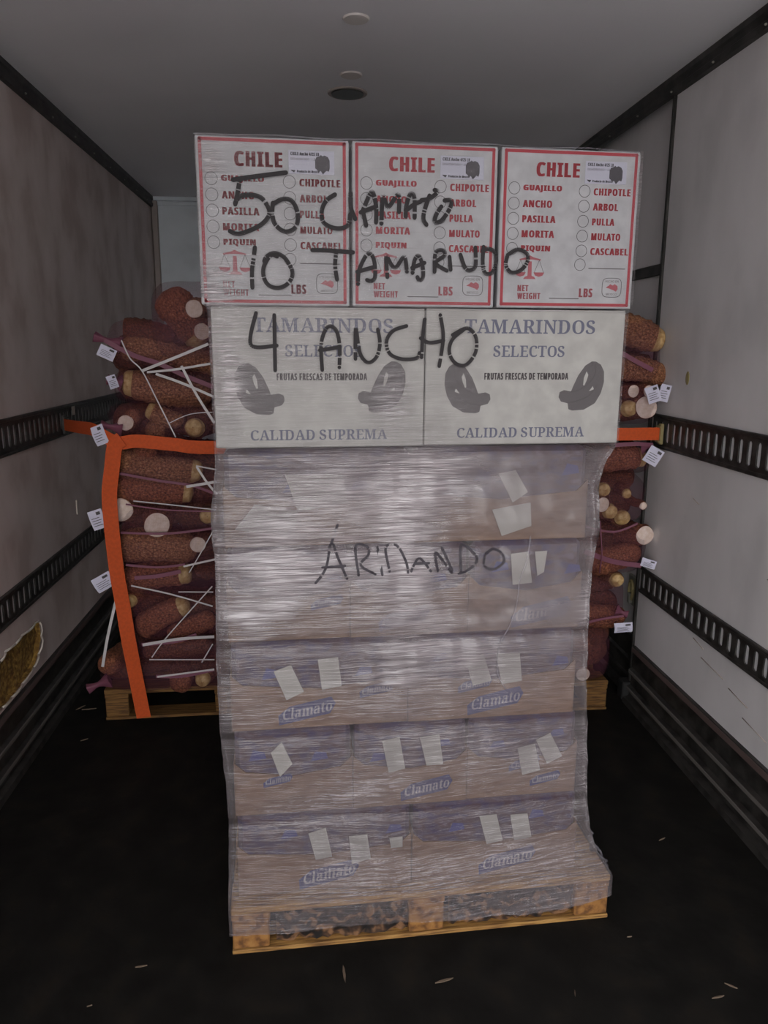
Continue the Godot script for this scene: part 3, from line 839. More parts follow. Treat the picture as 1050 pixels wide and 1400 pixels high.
func build_film(depth: float) -> Node3D:
	var rows := 130
	var hem := func(u: float) -> float: return 0.059 - 0.014 * smoothstep(0.36, 0.55, u) + 0.028 * smoothstep(0.86, 1.0, u) + 0.003 * sin(u * 30.0) + 0.006 * noise.get_noise_1d(u * 900.0)
	var loop := []   # [side, fraction along it]
	for i in 71:
		loop.append([0, i / 70.0])
	for i in 25:
		loop.append([1, (i + 0.3) / 25.0])
	for i in 41:
		loop.append([2, i / 40.0])
	for i in 25:
		loop.append([3, (i + 0.7) / 25.0])
	var n := loop.size()
	var grid := []
	var uvs := []
	for r in rows + 1:
		var f := float(r) / rows
		var line := []
		var uv := []
		for q in n + 1:
			var e: Array = loop[q % n]
			var s: float = e[1]
			var y0: float = hem.call(s)
			var y: float = lerpf(2.009, y0, f)
			var xl := curve(FILM_LEFT, y)
			var xr := curve(FILM_RIGHT, y)
			var flare := smoothstep(0.25, 0.14, y) * 0.02
			var v: Vector3
			var U := 0.0
			match e[0]:
				0:
					v = Vector3(lerpf(xl, xr, s), y, 0)
					v.z = film_z(v.x, y) - 0.006 * pow(absf(2.0 * s - 1.0), 40.0)
					U = lerpf(0.0, 1.04, s)
				1:
					v = Vector3(xr + 0.004 * noise.get_noise_2d(s * 500.0, y * 500.0) - 0.002, y, -depth * s)
					U = 1.04 + 0.66 * s
				2:
					v = Vector3(lerpf(xr, xl, s), y, -depth - flare)
					U = 1.70 + 1.04 * s
				3:
					v = Vector3(xl + 0.004 * noise.get_noise_2d(s * 500.0 + 70.0, y * 500.0) + 0.002, y, -depth * (1.0 - s))
					U = 2.74 + 0.66 * s
			line.append(v)
			uv.append(Vector2((U if q < n else FILM_ROUND) / FILM_ROUND, 1.0 - y / FILM_TOP))
		grid.append(line)
		uvs.append(uv)
	var st := start()
	st.set_smooth_group(0)
	for r in rows:
		for q in n:
			var ix := [[r, q], [r, q + 1], [r + 1, q + 1], [r, q], [r + 1, q + 1], [r + 1, q]]
			for k in ix:
				st.set_uv(uvs[k[0]][k[1]])
				st.add_vertex(grid[k[0]][k[1]])
	var o := thing("stretch_wrap", "creased clear stretch wrap round the tall pallet load with black marker writing", "wrap", LOAD)
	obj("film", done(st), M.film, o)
	# gathered hems: the rolled upper edge and the frayed tail down the right foot
	st = start()
	var top := []
	for q in range(0, n, 3):
		top.append(grid[0][q] + Vector3(0, -0.002 + 0.002 * sin(q * 1.7), 0.001))
	add_tube(st, top, 0.0012, 5)
	obj("rolled_edge", done(st), M.film_edge, o)
	st = start()
	var frill := []
	for k in 26:
		var y := lerpf(0.30, 0.07, k / 25.0)
		frill.append(Vector3(curve(FILM_RIGHT, y) + 0.004 + 0.005 * sin(k * 2.4), y, -0.05 + 0.012 * sin(k * 1.3)))
	add_tube(st, frill, 0.004, 5)
	obj("frayed_edge", done(st), M.film_edge, o)
	st = start()   # loose rope-like twist of film over the right of the upper cases
	for w in [[[772, 1110], [760, 1052], [744, 1000], [742, 962], [738, 930], [722, 880], [700, 835], [694, 792], [700, 742], [722, 705]]]:
		var p := []
		for v in w:
			p.append(on_film(Vector2(v[0], v[1]) * 0.001))
		add_tube(st, smooth_path(p, 4), 0.0018, 5)
	obj("film_twist", done(st), M.film_edge, o)
	for l in writing():
		var m := start()
		for s in l[2]:
			add_stroke(m, smooth_path(pairs(s), 12), l[1], on_film, 1.0, true)
		var ink := obj("marker_writing", done(m), M.marker if l[1] > 0.007 else M.marker_faint, o)
		ink.set_meta("label", l[0])
	return o

func writing() -> Array:   # pen strokes in millimetres across and up the front of the load
	var line1 = [
		[70, 1917, 123, 1926, 182, 1935],
		[84, 1917, 79, 1892, 73, 1868],
		[73, 1871, 83, 1884, 105, 1888, 128, 1883, 143, 1863, 144, 1848, 129, 1830, 103, 1816, 77, 1808, 60, 1813],
		[153, 1873, 151, 1851, 157, 1829, 178, 1815, 200, 1824, 206, 1849, 196, 1876, 176, 1882, 153, 1871],
		[287, 1894, 268, 1881, 258, 1860, 261, 1837, 281, 1826, 301, 1825, 316, 1833, 320, 1854],
		[321, 1897, 322, 1868, 331, 1845],
		[346, 1859, 362, 1894, 370, 1901, 377, 1872, 377, 1839],
		[343, 1859, 377, 1872],
		[349, 1857, 355, 1832],
		[389, 1837, 392, 1893, 404, 1872, 426, 1898, 428, 1862],
		[443, 1853, 444, 1874, 453, 1900, 462, 1893, 463, 1851],
		[443, 1865, 462, 1879, 476, 1885],
		[478, 1888, 496, 1892, 514, 1906, 507, 1910],
		[496, 1898, 485, 1867, 483, 1848, 490, 1837],
		[530, 1889, 545, 1889, 542, 1872, 524, 1847, 509, 1843, 512, 1859, 523, 1876],
	]
	var line2 = [
		[112, 1781, 108, 1756, 104, 1730, 104, 1697],
		[131, 1753, 137, 1763, 154, 1770, 174, 1762, 188, 1742, 192, 1726, 184, 1709, 166, 1698, 146, 1699, 133, 1710, 128, 1731, 134, 1750, 147, 1766, 159, 1763],
		[236, 1778, 267, 1778, 326, 1775],
		[289, 1776, 286, 1747, 290, 1717],
		[337, 1708, 339, 1736, 353, 1766, 364, 1773, 373, 1758, 375, 1724, 366, 1715, 357, 1717],
		[335, 1734, 373, 1745],
		[403, 1724, 400, 1768, 412, 1750, 423, 1746, 441, 1768, 447, 1736],
		[460, 1734, 464, 1760, 473, 1771, 482, 1752, 484, 1726, 476, 1718, 471, 1725],
		[459, 1745, 487, 1756],
		[510, 1737, 512, 1778, 530, 1783, 532, 1772, 512, 1756, 538, 1740],
		[544, 1770, 547, 1742],
		[569, 1775, 582, 1745, 596, 1743, 605, 1754, 603, 1791],
		[622, 1793, 621, 1759, 627, 1737, 643, 1737, 652, 1759, 649, 1781, 634, 1789, 620, 1785],
		[679, 1777, 675, 1755, 688, 1739, 709, 1743, 725, 1761, 724, 1780, 702, 1789, 682, 1779],
	]
	var line3 = [
		[110, 1643, 97, 1574, 154, 1573],
		[150, 1639, 149, 1518],
		[255, 1519, 253, 1572, 261, 1604, 273, 1616, 288, 1606, 295, 1572, 294, 1525],
		[250, 1563, 295, 1570],
		[331, 1544, 332, 1612, 341, 1558, 359, 1536, 379, 1548, 387, 1578, 382, 1610],
		[448, 1618, 417, 1607, 402, 1583, 410, 1556, 438, 1544, 472, 1546, 479, 1558],
		[490, 1633, 486, 1593, 484, 1548],
		[481, 1591, 502, 1581, 535, 1586],
		[526, 1643, 534, 1593, 526, 1528],
		[556, 1599, 590, 1614, 611, 1594, 611, 1559, 589, 1531, 563, 1536, 549, 1561, 556, 1589, 582, 1611],
	]
	var line4 = [
		[233, 1013, 258, 1048, 273, 1107, 288, 1073, 310, 1019],
		[288, 1153, 273, 1107],
		[250, 1051, 305, 1052],
		[338, 1027, 332, 1097, 361, 1094, 363, 1076, 343, 1053, 379, 1028],
		[396, 1027, 386, 1093],
		[414, 1035, 406, 1091, 434, 1095, 455, 1057, 460, 1030],
		[468, 1033, 488, 1064, 517, 1031],
		[476, 1051, 512, 1052],
		[535, 1030, 529, 1078, 572, 1024, 545, 1088],
		[593, 1026, 594, 1092, 626, 1072, 632, 1051, 611, 1030, 588, 1022],
		[652, 1066, 652, 1040, 677, 1031, 701, 1049, 697, 1070, 676, 1081, 655, 1071],
	]
	return [["handwritten line reading 50 CLAMATO", 0.0095, line1], ["handwritten line reading 10 TAMARINDO", 0.009, line2], ["handwritten line reading 4 ANCHO", 0.0085, line3], ["faint handwritten name in marker", 0.0062, line4]]


# ---------------------------------------------------------------- cassava, sacks and straps
func root_tube(st: SurfaceTool, x0: float, x1: float, n: int, radius: Callable, wob: Vector3, r: float, rough: float) -> void:
	st.set_smooth_group(0)
	var sides := 20
	var rings := []
	for i in n + 1:
		var x := lerpf(x0, x1, float(i) / n)
		var ring := []
		var bend := Vector3(0, r * 0.18 * sin(x / r * 0.8 + wob.x), r * 0.15 * sin(x / r * 0.6 + wob.y))
		for k in sides:
			var a := TAU * k / sides
			var rr: float = radius.call(x)
			rr *= 1.0 + rough * noise.get_noise_3d(x * 2200.0 + wob.x * 400.0, cos(a) * 70.0 + wob.y * 300.0, sin(a) * 70.0) + rough * 0.35 * sin(x / r * 9.0 + wob.z + 1.5 * sin(a))
			ring.append(bend + Vector3(x, cos(a) * rr, sin(a) * rr))
		rings.append([ring, bend + Vector3(x, 0, 0)])
	for i in n:
		for k in sides:
			var a: Vector3 = rings[i][0][k]
			var b: Vector3 = rings[i][0][(k + 1) % sides]
			quad(st, a, b, rings[i + 1][0][(k + 1) % sides], rings[i + 1][0][k], (a + b) / 2.0 - rings[i][1])

func cassava(label: String, at: Vector3, turn: Basis, length: float, r: float, end_a: int, end_b: int, skin: Material, group: String) -> Node3D:   # along x; ends: 0 rounded skin, 1 cut white, 2 peeled yellow
	var o := thing("cassava_root", label, "cassava", Transform3D(turn, at), group)
	var wob := Vector3(rng.randf() * 6.0, rng.randf() * 6.0, rng.randf() * 6.0)
	var L := length / 2.0
	var radius := func(x: float) -> float:
		var e := end_a if x < 0.0 else end_b
		var from_end := (L - absf(x)) / r
		var f := sqrt(clampf(1.0 - pow(clampf(1.0 - from_end / (0.9 if e == 0 else 0.30), 0.0, 1.0), 2.0), 0.0, 1.0)) if e != 1 else lerpf(0.93, 1.0, smoothstep(0.0, 0.5, from_end))
		if e == 2:
			f *= lerpf(0.80, 1.0, smoothstep(0.0, 1.2, from_end))
		return maxf(r * f * (1.0 - 0.10 * x / L), r * 0.04)
	var xa := -L + (r * 0.75 if end_a == 2 else 0.0)
	var xb := L - (r * 0.75 if end_b == 2 else 0.0)
	var st := start()
	root_tube(st, xa, xb, 22, radius, wob, r, 0.12)
	obj("skin", done(st), skin, o)
	for s in [-1, 1]:
		var e := end_a if s < 0 else end_b
		if e == 2:
			st = start()
			root_tube(st, xa if s < 0 else xb, L * s, 8, func(x: float) -> float: return radius.call(x) * 0.955, wob, r, 0.05)
			var p := obj("peeled_end", done(st), M.peeled_flesh, o)
			p.set_meta("label", "pale yellow peeled end")
		elif e == 1:
			st = start()
			st.set_smooth_group(0)
			var bend := Vector3(0, r * 0.18 * sin(L * s / r * 0.8 + wob.x), r * 0.15 * sin(L * s / r * 0.6 + wob.y))
			for k in 24:
				for j in 3:
					var q := []
					for c in [[j, k], [j + 1, k], [j + 1, k + 1], [j, k + 1]]:
						var rr: float = r * 0.925 * (1.0 - 0.1 * s) * c[0] / 3.0
						var a: float = TAU * (c[1] % 24) / 24
						q.append(bend + Vector3(s * (L + 0.004 - 0.006 * pow(c[0] / 3.0, 3.0)), cos(a) * rr, sin(a) * rr * (1.0 + 0.05 * sin(a * 2.0 + wob.x))))
					if j == 0:
						tri(st, q[0], q[1], q[2], Vector3(s, 0, 0))
					else:
						quad(st, q[0], q[1], q[2], q[3], Vector3(s, 0, 0))
			var p := obj("cut_face", done(st), M.cut_flesh, o)
			p.set_meta("label", "white cut face")
	return o

func net_hull(size: Vector3, seed_: float) -> ArrayMesh:   # slack sack: a soft box with dents
	var st := start()
	st.set_smooth_group(0)
	var nu := 36
	var nv := 18
	var at := func(i: int, j: int) -> Vector3:
		var a := TAU * (i % nu) / nu
		var b := PI * (float(j) / nv - 0.5)
		var v := Vector3(signf(cos(a)) * pow(absf(cos(a)), 0.45) * pow(absf(cos(b)), 0.4), signf(sin(b)) * pow(absf(sin(b)), 0.6), signf(sin(a)) * pow(absf(sin(a)), 0.45) * pow(absf(cos(b)), 0.4))
		var f := 1.0 + 0.06 * noise.get_noise_3d(v.x * 120.0 + seed_ * 77.0, v.y * 60.0, v.z * 120.0)
		return v * size / 2.0 * Vector3(f, 1.0 + (f - 1.0) * 0.4, f)
	for i in nu:
		for j in nv:
			var a: Vector3 = at.call(i, j)
			var c: Vector3 = at.call(i + 1, j + 1)
			if j == 0:
				tri(st, a, at.call(i, 1), c, a + c)
			elif j == nv - 1:
				tri(st, a, at.call(i, nv), at.call(i + 1, j), a + c)
			else:
				quad(st, a, at.call(i + 1, j), c, at.call(i, j + 1), a + c)
	return done(st)

func sack(label: String, b: Array, z: float, deep: float, group: String) -> Node3D:   # b: left, right, bottom, top
	var o := thing("net_sack", label, "sack", Transform3D(Basis.IDENTITY, Vector3((b[0] + b[1]) / 2, b[2], z - deep / 2)), group)
	var s := Vector3(b[1] - b[0], b[3] - b[2], deep)
	obj("netting", net_hull(s, b[2] * 10.0), M.net, o).position.y = s.y / 2
	return o

func fold(o: Node3D, n: Array, z: float, w := 0.011) -> void:
	var p := []
	for v in pairs(n, 1.0):
		p.append(Vector3(v.x, v.y, z + 0.004 * sin(v.x * 40.0)) - o.position)
	var st := start()
	add_band(st, smooth_path(p, 5), [Vector3.UP], w * 0.8, 0.003)
	obj("net_fold", done(st), M.pink_net, o)

func neck(o: Node3D, a: Vector3, b: Vector3) -> void:   # gathered mouth of the sack
	var st := start()
	var d := b - a
	var p := []
	for k in 7:
		p.append(a + d * k / 6.0 - o.position)
	st.set_smooth_group(0)
	var sides := 12
	var u := d.normalized().cross(Vector3.BACK).normalized()
	var v := d.normalized().cross(u)
	var r := [0.030, 0.022, 0.014, 0.009, 0.010, 0.015, 0.019]
	for i in 6:
		for k in sides:
			var q := []
			for e in [[i, k], [i, k + 1], [i + 1, k + 1], [i + 1, k]]:
				var a2: float = TAU * (e[1] % sides) / sides
				var rr: float = r[e[0]] * (1.0 + 0.25 * sin(a2 * 4.0))
				q.append(p[e[0]] + u * cos(a2) * rr + v * sin(a2) * rr)
			quad(st, q[0], q[1], q[2], q[3], (q[0] + q[1]) / 2 - p[i])
	obj("gathered_neck", done(st), M.pink_net, o)

func paper_tag(o: Node3D, at: Vector3, w: float, h: float, turn: float, yaw := 0.0) -> void:
	var t := Transform3D(Basis(Vector3.UP, yaw) * Basis(Vector3.BACK, turn), at - o.position)
	var st := start()
	for k in 4:   # a curled slip of paper
		var y0 := -h / 2 + h * k / 4
		var c0 := 0.006 * sin(k * 0.9)
		var c1 := 0.006 * sin((k + 1) * 0.9)
		for s in [0.0, -0.0008]:
			quad(st, t * Vector3(-w / 2, y0, c0 + s), t * Vector3(w / 2, y0, c0 * 0.4 + s), t * Vector3(w / 2, y0 + h / 4, c1 * 0.4 + s), t * Vector3(-w / 2, y0 + h / 4, c1 + s), t.basis * (Vector3.BACK if s == 0.0 else Vector3.FORWARD))
	var card := obj("paper_tag", done(st), M.tag_paper, o)
	card.set_meta("label", "white paper sack tag")
	st = start()
	for k in 4:
		add_box(st, Vector3(-w * 0.36, -h * 0.30 + k * h * 0.13, 0.0064), Vector3(w * (0.30 - 0.1 * (k % 2)), -h * 0.27 + k * h * 0.13, 0.0072), 0.0001, t)
	add_box(st, Vector3(0.08 * w, 0.24 * h, 0.0064), Vector3(0.36 * w, 0.40 * h, 0.0072), 0.0001, t)
	obj("tag_print", done(st), M.grey_ink, card)

func strap_piece(label: String, n: Array, w: float, z: float) -> void:
	var p := []
	for v in pairs(n, 1.0):
		p.append(Vector3(v.x, v.y, z + 0.006 * sin(v.x * 23.0 + v.y * 9.0)))
	p = smooth_path(p, 5)
	var o := p[0] as Vector3
	var q := []
	for v in p:
		q.append(v - o)
	var st := start()
	var side: Vector3 = (q[-1] - q[0]).cross(Vector3.BACK).normalized()
	add_band(st, q, [side], w, 0.0008)
	var m := obj("packing_strap", done(st), M.strapping)
	m.position = o
	tag(m, label, "strap", "white packing straps tied round the left heap")


# ---------------------------------------------------------------- the scene
func _ready() -> void:
	# camera, sky, exposure
	rng.seed = 7
	noise.seed = 11
	noise.frequency = 0.02
	noise.fractal_octaves = 3
	var cam := Camera3D.new()
	cam.name = "camera"
	add_child(cam)
	cam.fov = 67.61
	cam.near = 0.05
	cam.transform = Transform3D(Basis(Vector3(0.99623, 0.00487, 0.08658), Vector3(0.01348, 0.97760, -0.21006), Vector3(-0.08566, 0.21044, 0.97385)).orthonormalized(), Vector3(0, 1.57, 0))
	cam.current = true
	var env := Environment.new()
	env.background_mode = Environment.BG_SKY
	var sm := ProceduralSkyMaterial.new()
	sm.sky_top_color = Color(0.70, 0.70, 0.71)
	sm.sky_horizon_color = Color(0.87, 0.86, 0.855)
	sm.ground_bottom_color = Color(0.5, 0.5, 0.5)
	sm.ground_horizon_color = Color(0.62, 0.62, 0.62)
	sm.sky_energy_multiplier = 2.6
	sm.ground_energy_multiplier = 0.6
	var sky := Sky.new()
	sky.sky_material = sm
	env.sky = sky
	env.tonemap_mode = Environment.TONE_MAPPER_LINEAR
	env.tonemap_exposure = 1.02
	env.sdfgi_enabled = true
	env.ssao_enabled = true
	env.ssil_enabled = true
	var sun := DirectionalLight3D.new()   # stands behind the truck's front, so it lights the yard and not the cargo
	sun.name = "sun"
	sun.light_energy = 3.5
	sun.light_color = Color(1.0, 0.97, 0.93)
	sun.light_angular_distance = 0.6
	sun.shadow_enabled = true
	add_child(sun)
	sun.look_at_from_position(Vector3(2.0, 6.0, -6.0), Vector3.ZERO)
	var we := WorldEnvironment.new()
	we.name = "world_environment"
	we.environment = env
	add_child(we)

	bold = SystemFont.new()
	bold.font_names = PackedStringArray(["Droid Sans"])
	bold.font_weight = 700
	var spaced := FontVariation.new()   # room between the letters for the heavy strokes
	spaced.base_font = bold
	spaced.spacing_glyph = 5
	bold = spaced
	regular = SystemFont.new()
	regular.font_names = PackedStringArray(["Droid Sans"])
	serif = SystemFont.new()
	serif.font_names = PackedStringArray(["Droid Serif"])
	serif.font_weight = 700
	make_materials()
	mat("splinter", Color(0.42, 0.36, 0.30), 0.85)
	mat("yard", Color(0.72, 0.715, 0.715), 0.9)
	mat("added_wall", Color(0.45, 0.44, 0.44), 0.9)
	mat("marker_faint", Color(0.19, 0.17, 0.20), 0.6)
	var fe := mat("film_edge", Color(0.62, 0.60, 0.64, 0.22), 0.35)
	fe.transparency = BaseMaterial3D.TRANSPARENCY_ALPHA
	fe.metallic_specular = 0.6

	build_truck()
	build_load()
	build_heaps()
	build_litter()

func build_load() -> void:
	var depth := 0.72
	pallet("fresh pale wooden pallet under the tall wrapped load", 1.04, 0.80, LOAD, true)
	for e in [[0.115, 0.40, "crumpled brown paper stuffed in the left opening of the front pallet"], [0.585, 0.36, "crumpled brown paper stuffed in the right opening of the front pallet"]]:
		var st := start()
		st.set_smooth_group(0)
		for i in 26:
			for j in 5:
				var q := []
				for c in [[0, 0], [1, 0], [1, 1], [0, 1]]:
					var x: float = (i + c[0]) / 26.0 * e[1]
					var y: float = (j + c[1]) / 5.0 * 0.082
					q.append(Vector3(x, y, -0.022 + 0.022 * noise.get_noise_2d(x * 1600.0 + e[0] * 5000.0, y * 1900.0)))
				quad(st, q[0], q[1], q[2], q[3], Vector3.BACK)
				for v in q.size():
					q[v] += Vector3(0, 0, -0.004)
				quad(st, q[0], q[1], q[2], q[3], Vector3.FORWARD)
		var o := obj("crumpled_paper", done(st), M.crumpled)
		o.transform = on_load(e[0], 0.0125, 0.0)
		tag(o, e[2], "paper")
	# five layers of drink cases, lowest first: [right end, cases across, labels, logo of each case (centre, width)]
	var layers := [
		["bottom layer", 0.950, [[0.258, 0.150], [0.751, 0.150]], ["left", "right"]],
		["second layer up", 0.938, [[0.170, 0.0], [0.520, 0.130], [0.850, 0.080]], ["left", "middle", "right"]],
		["third layer up", 0.918, [[0.207, 0.135], [0.700, 0.140]], ["left", "right"]],
		["fourth layer up", 0.922, [[0.200, 0.0], [0.455, 0.120], [0.815, 0.150]], ["left", "middle", "right"]],
		["top layer", 0.925, [[0.2, 0.0], [0.7, 0.0]], ["left", "right"]],
	]
	var cases := {}
	for k in 5:
		var n: int = layers[k][2].size()
		var w: float = (layers[k][1] - 0.018) / n
		for i in n:
			var u := 0.018 + w * i
			var label: String = "wrapped drink case, %s of the %s on the front pallet" % [layers[k][3][i], layers[k][0]]
			cases["%d%d" % [k, i]] = drink_case(label, on_load(u + 0.0008, 0.1385 + 0.2395 * k, -0.046 - (0.008 if k == 4 else 0.0) + 0.004 * (i % 2), 0.0), w - 0.0016, depth - 0.06, layers[k][2][i][0] - u, layers[k][2][i][1])
	var upper := [["01", 0.651, 0.0], ["20", 0.388, 0.085], ["12", 0.79, 0.08], ["21", 0.645, 0.085], ["30", 0.262, 0.075], ["10", 0.13, 0.07]]
	for e in upper:
		if e[2] > 0.0:
			var c: Node3D = cases[e[0]]
			var u0: float = (LOAD.affine_inverse() * c.position).x
			logo(c, Vector2(e[1] - u0, 0.095), e[2], 0.0012, false)
	var cards := {
		"20": [[127, 777, 170, 792, 201, 719, 157, 698], [237, 803, 288, 807, 297, 729, 247, 721]],
		"21": [[617, 785, 665, 796, 689, 721, 639, 709], [698, 795, 762, 793, 771, 716, 717, 709]],
		"11": [[401, 569, 447, 576, 463, 485, 419, 476], [501, 572, 553, 577, 565, 490, 520, 489]],
		"12": [[768, 522, 816, 531, 834, 452, 784, 441], [818, 542, 857, 560, 894, 489, 852, 470]],
		"10": [[114, 555, 142, 583, 168, 520, 136, 486]],
		"00": [[206, 315, 252, 328, 268, 240, 224, 235], [313, 297, 362, 299, 372, 225, 321, 212], [422, 282, 458, 283, 458, 252, 427, 251]],
		"01": [[669, 326, 717, 328, 737, 246, 692, 239], [756, 323, 804, 323, 819, 250, 770, 243]],
		"32": [[727, 1062, 773, 1066, 786, 984, 735, 980], [790, 1066, 822, 1067, 816, 1011, 799, 1002]],
		"41": [[689, 1266, 732, 1275, 766, 1219, 728, 1193], [676, 1176, 774, 1192, 779, 1132, 703, 1108]],
		"40": [[93, 1202, 195, 1184, 185, 1118, 44, 1142], [166, 1272, 304, 1273, 316, 1202, 195, 1182]],
	}
	for key in cards:
		for n in cards[key]:
			paper_card(cases[key], n, -0.0405 if key != "40" and key != "41" else -0.046)
	# two tamarind cartons, three chile cartons
	var tw := 0.4835
	var th := 0.316
	var tb := carton_body(tw, th, depth - 0.02)
	tamarind_carton("white carton lettered TAMARINDOS at left of its row, film glare over its text", on_load(0.010, 1.3415, -0.016), tw, th, tb)
	tamarind_carton("white carton lettered TAMARINDOS at right of its row with its text clear to read", on_load(0.010 + tw + 0.001, 1.3425, -0.016), tw, th, tb)
	var cw := 0.327
	var ch := 0.346
	var prints := chile_prints(cw, ch)
	var cb := carton_body(cw, ch, depth - 0.02)
	var names := ["red bordered CHILE carton at left of the top row under the written 50 and 10", "red bordered CHILE carton in the middle of the top row", "red bordered CHILE carton at right of the top row, free of film glare"]
	for k in 3:
		chile_carton(names[k], on_load([-0.008, 0.3245, 0.659][k], 1.6595 + 0.0008 * k, [-0.010, -0.010, -0.012][k], [0.0, 0.0, -0.004][k]), cw, ch, prints, cb)
	build_film(depth)

